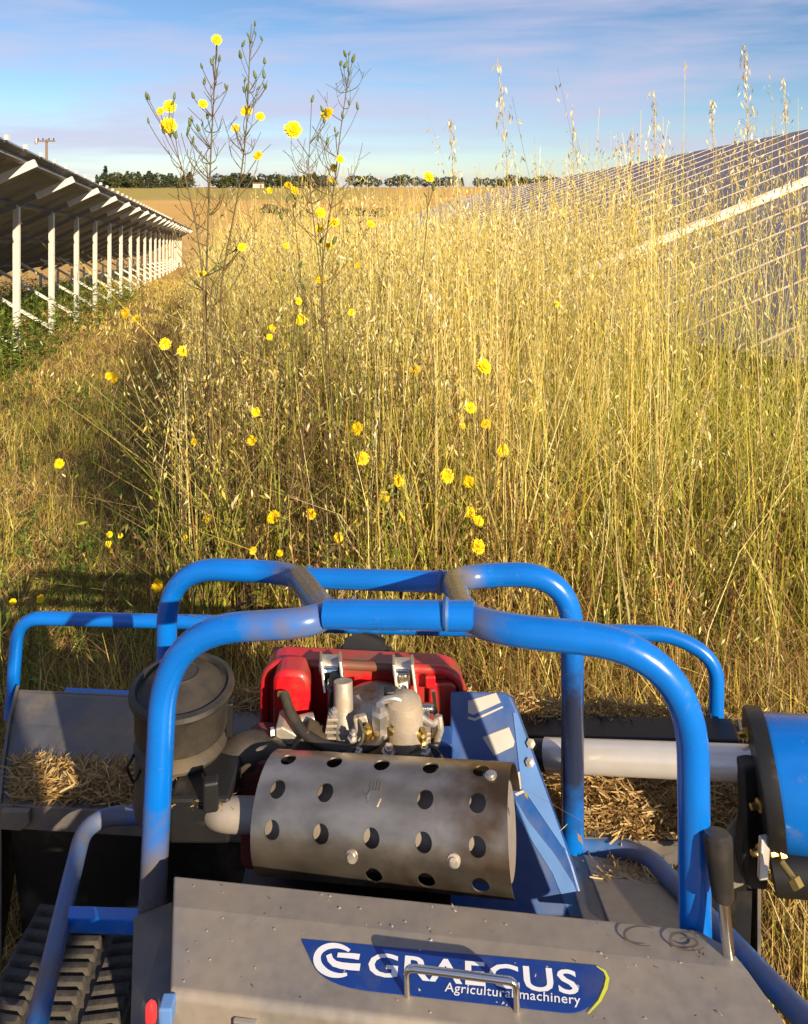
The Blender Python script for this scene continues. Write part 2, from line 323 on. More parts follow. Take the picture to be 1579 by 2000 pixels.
# ---------------------------------------------------------------- solar tables
ALONG = Vector((-.235, 1, -SLOPE)); ACR = Vector((.973, .229, 0)).normalized(); MODW = .767
def left_array():
    t = math.radians(26); cr = ACR*math.cos(t) + Vector((0, 0, math.sin(t)))
    base1 = Vector((-5.7, 11.3, gz(11.3)))
    T = thing('solar_table', 'long solar table seen from its dark underside on a row of white posts', 'solar table', base1)
    top_h = 2.18
    def at(k): return base1 + ALONG*(2.3*k)                       # foot of post k
    nrm = ALONG.cross(cr).normalized();  nrm = -nrm if nrm.z < 0 else nrm
    HI, LO = .90, -3.1
    post = MB().box((0, 0, top_h/2-.15), (.085, .06, top_h+.3)).mesh('post', smooth=False)
    short = MB().box((0, 0, .35), (.07, .05, .9)).mesh('short_post', smooth=False)
    v0 = cr*LO*.97; v1 = cr*(HI-.04)
    raf = MB().bar(v0, v1, .06, .09, nrm).mesh('rafter', smooth=False)
    lowfoot = ACR*(-2.2)
    brace = MB().bar(Vector((0, 0, .12)), ACR*(-1.7) + Vector((0, 0, top_h-.1-1.7*math.tan(t))), .05, .05).mesh('brace', smooth=False)
    rend = MB().bar(cr*.30-nrm*.004, cr*(HI-.03)-nrm*.004, .068, .095, nrm).mesh('sunlit_rafter_end', smooth=False)  # bright sleeve over the rafter tip, its paler colour standing in for sunlight
    strut = MB().bar(Vector((0, -.04, top_h-.75)), cr*.62 + Vector((0, 0, top_h-.02)), .045, .045).mesh('strut', smooth=False)
    for k in range(-3, 20):
        p = at(k) - base1
        link_mesh('post', post, M['galv'], T, p)
        link_mesh('rafter', raf, M['galvshade'], T, p + Vector((0, 0, top_h)))
        link_mesh('brace', brace, M['galv'], T, p)
        link_mesh('sunlit_rafter_end', rend, M['galv'], T, p + Vector((0, 0, top_h)))
        link_mesh('rear_post', short, M['galv'], T, p + lowfoot)
    off = Vector((0, 0, top_h)) + nrm*.075
    for s in (-2.6, -1.3, -.1, .75):
        b = MB().bar(at(-3)-base1+ALONG*(-1.1)+off+cr*s, at(19)-base1+ALONG*1.1+off+cr*s, .05, .06, nrm); b.build('purlin', M['galvshade'], T, smooth=False, org=Vector((0, 0, 0)))
    # modules: two rows of panels, each with its frame
    dl = ALONG.normalized(); al = MODW*ALONG.length; rows = 2; rl = (HI-LO)/rows
    def pan():
        b = MB(); w, l = al-.025, rl-.02
        P = lambda a, c, h: dl*a + cr*c + nrm*h
        b.add([P(a, c, h) for h in (0, .03) for c in (.01, l) for a in (.012, w)], [(0, 2, 3, 1), (4, 5, 7, 6), (0, 1, 5, 4), (2, 6, 7, 3), (0, 4, 6, 2), (1, 3, 7, 5)])
        return b.mesh('panel', smooth=False)
    pmesh = pan()
    jb = MB().box((0, 0, 0), (.1, .12, .03)).mesh('junction_box', smooth=False)
    clip = MB().box((0, 0, 0), (.035, .05, .05)).mesh('clamp', smooth=False)
    n = int(22*3)+3
    for k in range(n):
        o = at(-3)-base1 + ALONG*(-1.15) + ALONG*(MODW*k) + off + nrm*.035
        for r in range(rows):
            link_mesh('panel', pmesh, M['pvback'], T, o + cr*(LO + r*rl))
        if k < 40: link_mesh('clamp', clip, M['galv'], T, o + cr*(HI+.012) + nrm*.03)
    return T
left_array()

def right_array():
    t = math.radians(19); cr = ACR*math.cos(t) + Vector((0, 0, math.sin(t)))
    low0 = Vector((3.46-.235*5, 5.0, CAMZ-.7-SLOPE*5)) ; low0.x = 3.46 - .24*5.0
    A = Vector((-.24, 1, -SLOPE)); nrm = A.cross(cr).normalized(); nrm = -nrm if nrm.z < 0 else nrm
    dl = A.normalized(); LEN = 8.0
    pw = MODW*A.length; rows = 4; rl = LEN/rows
    def pan():
        b = MB(); w, l = pw-.03, rl-.004
        P = lambda a, c, h: dl*a + cr*c + nrm*h
        b.add([P(a, c, h) for h in (0, .03) for c in (0, l) for a in (.022, w)], [(0, 2, 3, 1), (4, 5, 7, 6), (0, 1, 5, 4), (2, 6, 7, 3), (0, 4, 6, 2), (1, 3, 7, 5)])
        return b.mesh('panel', smooth=False)
    pmesh = pan()
    rail = MB().bar(cr*0, cr*LEN, .024, .026, nrm).mesh('rail', smooth=False)
    post = MB().box((0, 0, -.8), (.08, .08, 1.7)).mesh('post', smooth=False)
    tall = MB().box((0, 0, -1.6), (.08, .08, 3.3)).mesh('post', smooth=False)
    def table(first, last, lift, label, name='solar_table'):
        b0 = low0 + A*(MODW*first); base = Vector((b0.x, b0.y, gz(b0.y)))
        T = thing(name, label, 'solar table', base)
        for k in range(first, last):
            o = low0 + A*(MODW*k) + Vector((0, 0, lift)) - base
            for r in range(rows): link_mesh('panel', pmesh, M['pv'], T, o + cr*(r*rl))
            link_mesh('rail', rail, M['pvframe'], T, o + nrm*.026)
            if k % 3 == 0:
                link_mesh('post', post, M['galv'], T, o + cr*.5)
                link_mesh('post', tall, M['galv'], T, o + cr*4.8 + Vector((0, 0, -.02)))
        o = low0 + A*(MODW*first) + Vector((0, 0, lift)) - base
        MB().bar(o - dl*.03 - nrm*.02, o - dl*.03 + cr*LEN - nrm*.02, .05, .085, nrm).build('edge_beam', M['galv'], T, smooth=False, org=Vector((0, 0, 0)))
        e = low0 + A*(MODW*last) + Vector((0, 0, lift)) - base
        MB().bar(o + nrm*.0 - cr*.03, e - cr*.03, .04, .05, nrm).build('lower_beam', M['pvframe'], T, smooth=False, org=Vector((0, 0, 0)))
    table(-4, 5, 0.0, 'near solar table of dark glass panels rising behind the tall grass')
    table(5, 38, 0.12, 'solar table beyond the thick pale edge beam, running far off behind the grass')
right_array()

# ---------------------------------------------------------------- far things: trees, shed, bushes, pole
def crown_mesh(kind, seed):
    r = np.random.default_rng(seed)
    if kind == 'round': n = 420; u = r.normal(size=(n, 3)); u /= np.linalg.norm(u, axis=1)[:, None]; rad = r.uniform(.45, 1.0, n)**.5; lob = 1+.22*np.sin(u[:, 0]*5+seed)*np.cos(u[:, 2]*4+seed*2); c = u*rad[:, None]*lob[:, None]*np.array([3.3, 3.3, 3.6]) + np.array([0, 0, 4.0])
    elif kind == 'pine': n = 460; h = r.uniform(0, 1, n); a = r.uniform(0, 6.283, n); w = (1.9*(1-h)**.7+.25)*r.uniform(.4, 1, n)*(1+.3*np.sin(h*26)); c = np.stack([np.cos(a)*w*1.25, np.sin(a)*w*1.25, .5+h*9.3], 1)
    elif kind == 'cypress': n = 260; h = r.uniform(0, 1, n); a = r.uniform(0, 6.283, n); w = .75*np.sin(np.pi*np.clip(h*.9+.1, 0, 1))**.6*r.uniform(.4, 1, n); c = np.stack([np.cos(a)*w, np.sin(a)*w, .6+h*9.5], 1)
    else: n = 300; u = r.normal(size=(n, 3)); u /= np.linalg.norm(u, axis=1)[:, None]; c = u*r.uniform(.3, 1, n)[:, None]*np.array([1.9, 1.9, 1.15]) + np.array([0, 0, 1.1])
    s = r.uniform(.3, .75, n)
    a = r.normal(size=(n, 3)); a /= np.linalg.norm(a, axis=1)[:, None]; b = np.cross(a, r.normal(size=(n, 3))); b /= np.linalg.norm(b, axis=1)[:, None]
    V = np.stack([c - a*s[:, None], c + b*s[:, None]*.6, c + a*s[:, None], c - b*s[:, None]*.6], 1).reshape(-1, 3)
    base = {'round': (.085, .095, .035), 'pine': (.060, .075, .036), 'cypress': (.045, .060, .032), 'bush': (.11, .095, .045)}[kind]
    col = np.repeat(np.array(base)[None]*r.uniform(.6, 1.5, n)[:, None], 4, 0)
    me_o = np_mesh('crown', V, np.arange(n*4).reshape(-1, 4), col, M['tree']); me = me_o.data; bpy.data.objects.remove(me_o); return me
CR = {k: [crown_mesh(k, 31+7*i) for i in range(3)] for k in ('round', 'pine', 'cypress', 'bush')}
trunk = MB().tube([(0, 0, -.3), (.05, 0, 1.5), (0, .05, 4.5)], [.28, .2, .09], 7).mesh('trunk')
tmp = MB().tube([(0, 0, -.2), (0, 0, .5)], [.08, .04], 5)
for i in range(5): tmp.tube([(0, 0, .3), (math.cos(i*1.3)*.9, math.sin(i*1.3)*.9, 1.3)], [.05, .02], 4)
stemm = tmp.mesh('stem')
for m_ in (trunk, stemm): m_.materials.append(M['bark'])
TL = {'round': 'rounded dark green tree in the distant row along the horizon', 'pine': 'tapering dark pine in the distant row along the horizon', 'cypress': 'slim dark cypress standing up out of the distant tree row'}
def tree(kind, px, d, h, label=None, group='trees along the horizon', ground_y=None):
    x = (px-CXP)/FPX*d; s = h/{'round': 7.6, 'pine': 9.8, 'cypress': 10.1, 'bush': 2.2}[kind]
    T = thing('bush' if kind == 'bush' else kind.replace('round', 'broadleaf').replace('pine', 'pine')+'_tree', label or TL[kind].replace('in the distant row along the horizon', 'in the distant '+('row behind the end of the left solar table' if px < 400 else 'row behind the pale shed' if px < 650 else 'low line above the right solar table' if px > 940 else 'low line over the middle of the field')), 'bush' if kind == 'bush' else 'tree', (x, d, gz(d)-.1), group)
    w_ = s*rnd.uniform(1.0, 1.7); T.scale = (w_, w_, s); T.rotation_euler.z = rnd.uniform(0, 6.28)
    link_mesh('stem' if kind == 'bush' else 'trunk', stemm if kind == 'bush' else trunk, None, T); link_mesh('crown', rnd.choice(CR[kind]), None, T)
x = 190
while x < 372:
    tree(rnd.choice(['pine', 'pine', 'round']), x, 400+rnd.uniform(-6, 25), rnd.uniform(5.5, 9.0)); x += rnd.uniform(5, 9)
tree('cypress', 207, 398, 11.5)
x = 428
while x < 640:
    tree(rnd.choice(['pine', 'round', 'round']), x, 402+rnd.uniform(-6, 25), rnd.uniform(5, 8.5)); x += rnd.uniform(5, 10)
for x in (655, 705, 722, 738, 795, 812, 830, 860, 872, 905, 930, 968, 985, 1003, 1016, 1030, 1045, 1058, 1072, 1085, 1100, 1112, 1128, 1142, 1155, 1168, 1180, 690, 760, 776, 845, 890, 948, 978, 995, 1022):
    tree(rnd.choice(['round', 'round', 'pine']), x+rnd.uniform(-4, 4), 415+rnd.uniform(-4, 40), rnd.uniform(4.0, 7.0))
for px, d, h, lb in ((528, 232, 2.6, 'wide dark bush in the golden field below the shed'), (552, 226, 2.0, 'dark bush in the golden field just right of the wide bush'), (600, 215, 2.2, 'bush in the golden field behind the tall yellow flowers'),
                     (700, 222, 2.4, 'dark bush standing alone in the field, left of its close neighbour'), (744, 218, 2.4, 'dark bush standing alone in the field, right of its close neighbour')):
    tree('bush', px, d, h, lb, 'bushes in the far field')
# the pale shed at the foot of the far trees
sp = Vector(((506-CXP)/FPX*392, 392, gz(392)))
S = thing('field_shed', 'small pale shed at the foot of the far tree row', 'shed', sp)
MB().box(sp+Vector((0, 0, 1.3)), (5.0, 4, 2.3)).build('wall', M['plaster'], S, smooth=False)
MB().prism([sp+Vector((-2.8, -2.3, 2.40)), sp+Vector((2.8, -2.3, 2.40)), sp+Vector((2.8, 0, 2.9)), sp+Vector((-2.8, 0, 2.9))], (0, 0, .12)).prism([sp+Vector((-2.8, 2.3, 2.40)), sp+Vector((2.8, 2.3, 2.40)), sp+Vector((2.8, .01, 2.9)), sp+Vector((-2.8, .01, 2.9))], (0, 0, .12)).build('roof', M['roof'], S, smooth=False)
MB().box(sp+Vector((1.5, -2.02, 1.0)), (1.0, .08, 2.0)).build('door', M['wood'], S, smooth=False)
# utility pole beyond the left table
pp = Vector(((92-CXP)/FPX*75, 75, gz(75)))
P = thing('utility_pole', 'wooden utility pole with crossarm showing above the left solar table', 'utility pole', pp)
ztop = CAMZ+(350-272)/1500*75
MB().tube([pp-Vector((0, 0, .5)), Vector((pp.x, pp.y, ztop))], [.16, .11], 10).build('pole', M['wood'], P)
MB().box((pp.x, pp.y-.14, ztop-.18), (1.75, .12, .16)).build('crossarm', M['wood'], P, smooth=False)
for s in (-.75, -.3, .3, .75): MB().lathe((pp.x+s, pp.y-.14, ztop-.1), (0, 0, 1), [(.04, 0), (.07, .05), (.05, .12), (.07, .16), (.03, .22)], 8).build('insulator', M['plastic'], P)
MB().lathe((pp.x-.95, pp.y-.14, ztop-.5), (0, 0, 1), [(.12, 0), (.14, .1), (.14, .5), (.08, .6)], 10).build('cutout', M['zinc'], P)

# ---------------------------------------------------------------- the tracked mower
MO = Vector((0.05, 1.2, gz(1.2)))
MW = thing('tracked_mower', 'blue and grey tracked flail mower with red engine standing before the tall grass', 'mower', MO)
def bxp(x0, y0, x1, y1, d, dep, name=None):               # box filling a picture rectangle at depth d, dep metres deep
    a, b = U(x0, y0, d), U(x1, y1, d); c = (a+b)/2
    return (Vector((c.x, d+dep/2, c.z)), (abs(b.x-a.x), dep, abs(a.z-b.z)))

# --- roll hoop (42 mm tube)
RT = .021
FLb, FLt = U(292, 1900, 1.2), U(325, 1232, 1.2)
FRb, FRt = U(1360, 1900, 1.03), U(1352, 1268, 1.03)
RLb, RLt = U(322, 1700, 1.6), U(328, 1108, 1.6)
RRb, RRt = U(1119, 1655, 1.42), U(1119, 1118, 1.42)
FLi, RLi = U(650, 1214, 1.15), U(577, 1118, 1.54)
FRi, RRi = U(915, 1222, 1.10), U(880, 1126, 1.47)
hoopL = MB().tube(fillet([FLb, FLt, FLi, RLi, RLt, RLb], [0, .13, .09, .09, .12, 0], 12), RT, 20).build('roll_hoop', M['bluehoopL'], MW)
hoopR = MB().tube(fillet([FRb, FRt, FRi, RRi, RRt, RRb], [0, .15, .10, .10, .12, 0], 12), RT, 20).build('roll_hoop', M['bluehoopR'], MW)
MB().tube([FLi+Vector((-.012, .02, 0)), FRi+Vector((.012, .025, 0))], RT*.98, 18).build('crossbar', M['blue'], MW)
MB().tube([RLi+Vector((0, -.02, 0)), RRi+Vector((0, -.02, 0))], RT*.9, 18).build('crossbar', M['blue'], MW)
# weld beads
for c, a in ((FLi+Vector((.028, .025, 0)), (1, -.1, 0)), (FRi+Vector((-.03, .03, 0)), (1, -.1, 0)), (RLi+Vector((.03, -.02, 0)), (1, -.1, 0)), (RRi+Vector((-.02, -.02, 0)), (1, -.1, 0))):
    MB().lathe(c, a, [(RT*.99, -.004), (RT*1.1, 0), (RT*.99, .004)], 18).build('weld_bead', M['blue_dirty'], MW)

# --- thin front guard
MB().tube(fillet([U(22, 1400, 1.98), U(36, 1206, 1.98), U(1315, 1238, 1.75), U(1402, 1290, 1.72), U(1398, 1450, 1.70)], [0, .07, .10, .12, 0], 9), .0165, 14).build('front_guard', M['blue'], MW)

# --- flail deck, lofted between its left and right profiles
def lerp(a, b, t): return a*(1-t) + b*t
profL = [U(38, 1350, 1.95), U(22, 1413, 1.85), U(10, 1500, 1.72), U(4, 1572, 1.60)]
profR = [U(1440, 1416, 1.70), U(1452, 1470, 1.61), U(1470, 1570, 1.48), U(1480, 1655, 1.38)]
dk = MB(); n = 4
rows = [profL, profR]
vs = profL + profR + [p-Vector((0, 0, .006)) for p in profL] + [p-Vector((0, 0, .006)) for p in profR]
fs = []
for i in range(n-1): fs += [(i, i+1, n+i+1, n+i), (2*n+i, 3*n+i, 3*n+i+1, 2*n+i+1)]
fs += [(0, n, 3*n, 2*n), (n-1, 3*n-1, 4*n-1, 2*n-1), (0, 2*n, 2*n+1, 1), (1, 2*n+1, 2*n+2, 2), (2, 2*n+2, 2*n+3, 3), (n, n+1, 3*n+1, 3*n), (n+1, n+2, 3*n+2, 3*n+1), (n+2, n+3, 3*n+3, 3*n+2)]
dk.add(vs, fs)
deck = dk.build('flail_deck', M['deck'], MW, smooth=False, bevel=.002)
dn = Vector((0, 0, 1))
lipL, lipR = profL[3], profR[3]
MB().prism([lipL+Vector((0, -.004, .003)), lipR+Vector((0, -.004, .003)), lipR+Vector((0, -.004, -.045)), lipL+Vector((0, -.004, -.045))], (0, .005, 0)).build('rear_lip', M['deck'], deck, smooth=False, bevel=.001)
MB().prism([lipL+Vector((.01, .012, -.045)), lipR+Vector((0, .012, -.045)), Vector((lipR.x, lipR.y+.05, gz(1.4)+.05)), Vector((lipL.x+.02, lipL.y+.06, gz(1.6)+.05))], (0, .006, 0)).build('shaded_rear_face', M['black'], deck, smooth=False)  # rear face coloured black for the shadow under the deck
MB().prism([profL[0], profR[0], Vector((profR[0].x, profR[0].y+.06, gz(1.7)+.06)), Vector((profL[0].x, profL[0].y+.06, gz(1.95)+.06))], (0, .006, 0)).build('front_plate', M['deck'], deck, smooth=False)
# end plates (raised a little above the deck sheet)
for prof, s in ((profL, -1), (profR, 1)):
    top = [p+Vector((0, 0, .016)) for p in prof]; bot = [Vector((prof[3].x, prof[3].y, gz(1.5)+.10)), Vector((prof[0].x, prof[0].y, gz(1.9)+.06))]
    MB().prism(top+bot, (s*.007, 0, 0)).build('end_plate', M['deck'], deck, smooth=False, bevel=.0015)
# corner bracket on the left of the lip
MB().prism([U(8, 1576, 1.585), U(62, 1576, 1.585), U(64, 1600, 1.585), U(46, 1614, 1.585), U(6, 1611, 1.585)], (0, -.012, 0)).build('corner_bracket', M['deck'], deck, smooth=False, bevel=.002)
MB().bar(U(128, 1353, 1.97), U(268, 1360, 1.94), .02, .014).build('front_strip', M['blue'], deck, smooth=False)
# flat dark plate along the right deck front, its shadow put into the black
MB().bar(U(1020, 1430, 1.72), U(1440, 1440, 1.63), .07, .035).build('shadowed_plate', M['black'], deck, smooth=False, bevel=.004)

# --- chassis, tracks
MB().box((.03, 1.22, .18), (.66, .62, .26)).build('chassis', M['black'], MW, smooth=False, bevel=.01)
def track(cx, y0, y1, zt, w, nm):
    r = .17; zc = zt-r; b = MB()
    path = []
    for k in range(13): a = math.pi/2+math.pi*k/12; path.append((y0 + r*math.cos(a), zc + r*math.sin(a)))
    for k in range(13): a = -math.pi/2+math.pi*k/12; path.append((y1 + r*math.cos(a), zc + r*math.sin(a)))
    nn = len(path); ci = [(y0+(y-y0 if y > y1 else 0)*1, z) for y, z in path]
    vs = []
    for (y, z) in path:
        cy = min(max(y, y0), y1); dy, dz = y-cy, z-zc; l = math.hypot(dy, dz) or 1
        vs += [Vector((cx-w/2, y, z)), Vector((cx+w/2, y, z)), Vector((cx+w/2, y-dy/l*.03, z-dz/l*.03)), Vector((cx-w/2, y-dy/l*.03, z-dz/l*.03))]
    fs = []
    for i in range(nn):
        j = (i+1) % nn
        for q in range(4): fs.append((i*4+q, j*4+q, j*4+(q+1) % 4, i*4+(q+1) % 4))
    b.add(vs, fs); T = b.build('rubber_track', M['rubber'], MW)
    MB().box((cx, (y0+y1)/2, zc), (w*.6, (y1-y0)*.9, .18)).build('track_frame', M['black'], T, smooth=False, bevel=.006)
    lug = MB().add([(-w*.14, -.0075, 0), (w*.14, -.0075, 0), (w*.14, .0075, 0), (-w*.14, .0075, 0), (-w*.12, -.0045, .011), (w*.12, -.0045, .011), (w*.12, .0045, .011), (-w*.12, .0045, .011)], [(0, 3, 2, 1), (4, 5, 6, 7), (0, 1, 5, 4), (1, 2, 6, 5), (2, 3, 7, 6), (3, 0, 4, 7)]).mesh('lug', smooth=False)
    k = 0; y = y0-.02
    while y < y1+.06:
        for q in (-1, 0, 1):
            o = link_mesh('lug', lug, M['rubber'], T, Vector((cx+q*w*.34, y+(.010 if q else 0), zt-.001)) - MO)
            if q: o.rotation_euler.z = q*.12
        y += .0215
    for k in range(7):
        for q in (-1, 0, 1):
            a = math.radians(100+k*24); o = link_mesh('lug', lug, M['rubber'], T, Vector((cx+q*w*.34, y0+r*math.cos(a), zc+r*math.sin(a)))-MO); o.rotation_euler.x = a-math.pi/2
    for wy in (y0, y1):
        MB().lathe((cx-w*.36, wy, zc), (1, 0, 0), [(.10, 0), (.125, .02), (.125, w*.7), (.10, w*.72)], 24).build('track_wheel', M['black'], T)
track(-.53, .86, 1.26, .335, .22, 'l')
track(.42, .62, 1.06, .22, .18, 'r')
# grey side plate beside the left track, under the hoop leg
MB().prism([U(255, 2030, .93), U(262, 1790, 1.17), U(338, 1760, 1.17), U(338, 2030, .93)], (0, 0, -.008)).build('side_plate', M['deck'], MW, smooth=False, bevel=.002)

# --- side rails round the tracks
railL = MB().tube(fillet([U(345, 1590, 1.45), U(170, 1594, 1.45), U(122, 1790, 1.24), U(60, 2060, 1.02)], [0, .07, .3, 0], 9), .0155, 16).build('side_rail', M['blue_dirty'], MW)
MB().bar(U(126, 1795, 1.235), U(276, 1800, 1.215), .022, .024).build('rail_tie', M['blue'], MW, smooth=False, bevel=.002)
railR = MB().tube(fillet([U(1100, 1652, 1.43), U(1255, 1660, 1.40), U(1400, 1810, 1.16), U(1620, 2040, .92)], [0, .10, .3, 0], 9), .0155, 16).build('side_rail', M['blue_dirty'], MW)
MB().bar(U(1445, 1905, 1.06), U(1500, 1895, 1.07), .02, .02).build('rail_tie', M['blue_dirty'], MW, smooth=False, bevel=.002)

# --- hood
HRL, HRR, HFL = U(340, 1700, 1.12), U(1400, 1808, 1.005), U(335, 1930, .955)
hu, hv = HRR-HRL, HFL-HRL; hn = hu.cross(hv).normalized(); hn = hn if hn.z > 0 else -hn
HFR = HRR+hv*1.0
def hp(u, v, h=0): return HRL + hu*u + hv*v + hn*h
thk = -hn*.003; DW = Vector((0, 0, -1))
hb = MB()
q = .34
def ht(u, v): return hp(u, v, -.007*(1-v/q) if v < q else 0)
# the rear band dips a little, the top is flat, corners clipped on the right
top = [ht(0, 0), ht(.965, 0), ht(1.0, .16), ht(1.0, q), ht(0, q)]
hb.add(top + [hp(0, 1), hp(1.0, 1)], [(4, 3, 1, 0), (3, 2, 1), (5, 6, 3, 4)])
drop = Vector((0, -.015, -.30)); e0, e1 = hp(0, 1), hp(1.0, 1)
f0, f1 = e0+Vector((0, -.006, -.006)), e1+Vector((0, -.006, -.006))
hb.add([e0, e1, f1, f0, f0+drop, f1+drop], [(0, 3, 2, 1), (3, 4, 5, 2)])
hb.add([ht(0, 0), ht(0, q), hp(0, 1), f0, f0+drop, ht(0, 0)+Vector((0, 0, -.30))], [(0, 1, 2, 3, 4, 5)])
hb.add([ht(1, .16), ht(1, q), hp(1, 1), f1, f1+drop, ht(1, .16)+Vector((0, 0, -.30)), ht(.965, 0), ht(.965, 0)+Vector((0, 0, -.3))], [(0, 5, 4, 3, 2, 1), (6, 7, 5, 0)])
hb.add([ht(0, 0), ht(.965, 0), ht(.965, 0)+Vector((0, 0, -.3)), ht(0, 0)+Vector((0, 0, -.3))], [(0, 1, 2, 3)])
hood = hb.build('hood', M['hood'], MW, smooth=False)
bmh = bmesh.new(); bmh.from_mesh(hood.data); bmesh.ops.remove_doubles(bmh, verts=bmh.verts, dist=.0004); bmesh.ops.recalc_face_normals(bmh, faces=bmh.faces); bmh.to_mesh(hood.data); bmh.free()
bv = hood.modifiers.new('bevel', 'BEVEL'); bv.width = .003; bv.segments = 3; bv.limit_method = 'ANGLE'; bv.angle_limit = math.radians(25)
# decal
def hq(x, y, h): return on_plane(x, y, HRL+hn*h, hn)
def smooth_poly(pts, rads, h, n=8):
    P = [hq(x, y, h) for x, y in pts]; m = len(P); res = []
    for i in range(m):
        a, b, c = P[i-1], P[i], P[(i+1) % m]; r = rads[i]
        if r <= 0: res.append(b); continue
        d1, d2 = a-b, c-b; l1, l2 = min(r, d1.length*.45), min(r, d2.length*.45); p, s = b+d1.normalized()*l1, b+d2.normalized()*l2
        for k in range(n+1): t = k/n; res.append(p*(1-t)**2 + b*2*t*(1-t) + s*t*t)
    return res
dp = smooth_poly([(589, 1834), (1190, 1888), (1152, 1983), (632, 1925)], [.003, .02, .03, .06], .0012)
MB().prism(dp, -hn*.0008).build('decal', M['decal'], hood, smooth=False)
def strip(path, w0, w1, h, name, m, taper=True):            # a flat curved stroke on the hood
    P = [hq(x, y, h) for x, y in path]; n = len(P); vs = []
    for i, p in enumerate(P):
        t = (P[min(i+1, n-1)]-P[max(i-1, 0)]).normalized(); s = t.cross(hn).normalized(); k = i/(n-1)
        w = w0 + (w1-w0)*(math.sin(math.pi*k) if taper else k)
        vs += [p+s*w/2, p-s*w/2]
    return MB().add(vs, [(2*i, 2*i+1, 2*i+3, 2*i+2) for i in range(n-1)]).build(name, m, hood, smooth=False)
strip([(1166, 1887), (1182, 1897), (1188, 1910), (1184, 1930), (1172, 1955), (1150, 1980)], .0012, .0045, .0017, 'decal_edge', M['lime'])
# emblem: open ring and two swept bars
ring = []
for k in range(25):
    a = math.radians(48+k*255/24); ring.append((658+38*math.cos(a)*1.0+ -math.sin(a)*0, 1876-29*math.sin(a)+ .10*38*math.cos(a)))
strip(ring, .004, .0095, .0018, 'emblem_ring', M['white'])
strip([(643, 1864), (646, 1874), (654, 1882), (668, 1886), (686, 1888), (704, 1889)], .007, .009, .0020, 'emblem_bar', M['white'], False)
strip([(660, 1865), (675, 1866), (690, 1867), (703, 1869)], .006, .0075, .0022, 'emblem_bar', M['white'], False)
def text_on(txt, p_base0, p_base1, p_top0, h, name, m, bold):
    cu = bpy.data.curves.new('lettering', 'FONT'); cu.body = txt; cu.offset = bold; cu.space_character = 1.06; cu.resolution_u = 3
    o = bpy.data.objects.new('lettering', cu); COL.objects.link(o); bpy.context.view_layer.update()
    me = bpy.data.meshes.new_from_object(o.evaluated_get(bpy.context.evaluated_depsgraph_get())); bpy.data.objects.remove(o)
    co = np.array([v.co for v in me.vertices]); x0, x1 = co[:, 0].min(), co[:, 0].max(); hh = .70
    A, B, C = hq(*p_base0, h), hq(*p_base1, h), hq(*p_top0, h)
    for v in me.vertices:
        v.co = A + (B-A)*((v.co.x-x0)/(x1-x0)) + (C-A)*(v.co.y/hh) - MO
    return link_mesh(name, me, m, hood)
text_on('GRAECUS', (718, 1904), (1133, 1942), (723, 1860), .0018, 'lettering', M['white'], .018)
text_on('Agricultural machinery', (869, 1936), (1135, 1962), (871, 1918), .0018, 'lettering', M['white'], .006)
# pull handle
ha, hb2 = hq(797, 1944, 0), hq(1011, 1973, 0); up = hn*.034
MB().tube(fillet([ha-hn*.004, ha+up, hb2+up, hb2-hn*.004], .010, 6), .0042, 12).build('handle', M['chrome'], hood)
for p in (hq(605, 1958, .001), hq(600, 1955, .001)): pass
# latch on the front face, below the fold
lt = lerp(f0, f1, (490-335)/1180) + Vector((0, -.004, -.035))
MB().box(lt, (.03, .006, .05), rz=-.1).build('latch', M['zinc'], hood, smooth=False, bevel=.002)
MB().box(lt+Vector((0, -.005, .005)), (.016, .008, .03), rz=-.1).build('latch_tongue', M['black'], hood, smooth=False, bevel=.002)
# scuffed ring marks near the right rear corner
for cx_, cy_, rx_, a0, a1 in ((1258, 1828, 38, 60, 290), (1345, 1838, 36, 0, 330), (1345, 1840, 18, 200, 520)):
    pth = [(cx_+rx_*math.cos(math.radians(a0+(a1-a0)*k/16)), cy_+.1*rx_*math.cos(math.radians(a0+(a1-a0)*k/16))-rx_*.5*math.sin(math.radians(a0+(a1-a0)*k/16))) for k in range(17)]
    strip(pth, .0008, .0035, .0006 if cx_ < 1300 else .0008, 'scuff_mark', M['scuff'])

# --- marker lamp and blue fitting at the hood's left
lm = U(296, 1980, .93)
MB().lathe(lm-Vector((0, 0, .012)), (0, 0, 1), [(.004, 0), (.006, .004), (.006, .022), (.002, .027)], 10).build('marker_lamp', M['lamp'], MW)
MB().box(*bxp(310, 1972, 336, 2010, .93, .02)).build('blue_fitting', M['gprint2'], MW, smooth=False, bevel=.002)

# --- air cleaner
ac = U(357, 1345, 1.36); ax = Vector((.02, -.02, 1)).normalized()
acn = MB().lathe(ac-ax*.20, ax, [(.045, -.03), (.06, -.005), (.078, 0), (.080, .01), (.078, .085), (.072, .10), (.066, .105)], 40).build('air_cleaner', M['dusty'], MW)
MB().lathe(ac-ax*.20, ax, [(.070, .100), (.079, .104), (.081, .110), (.076, .118), (.068, .124), (.066, .135)], 40).build('clamp_band', M['dusty'], acn)
MB().lathe(ac-ax*.20, ax, [(.072, .13), (.078, .132), (.080, .14), (.081, .19), (.084, .196)], 40).build('filter_can', M['plastic'], acn)
MB().lathe(ac-ax*.20, ax, [(.080, .193), (.088, .195), (.091, .201), (.089, .208), (.080, .210), (.076, .204), (.070, .206), (.055, .222), (.03, .229), (.028, .231), (.026, .228), (.0, .2285)], 44).build('filter_lid', M['plastic'], acn)
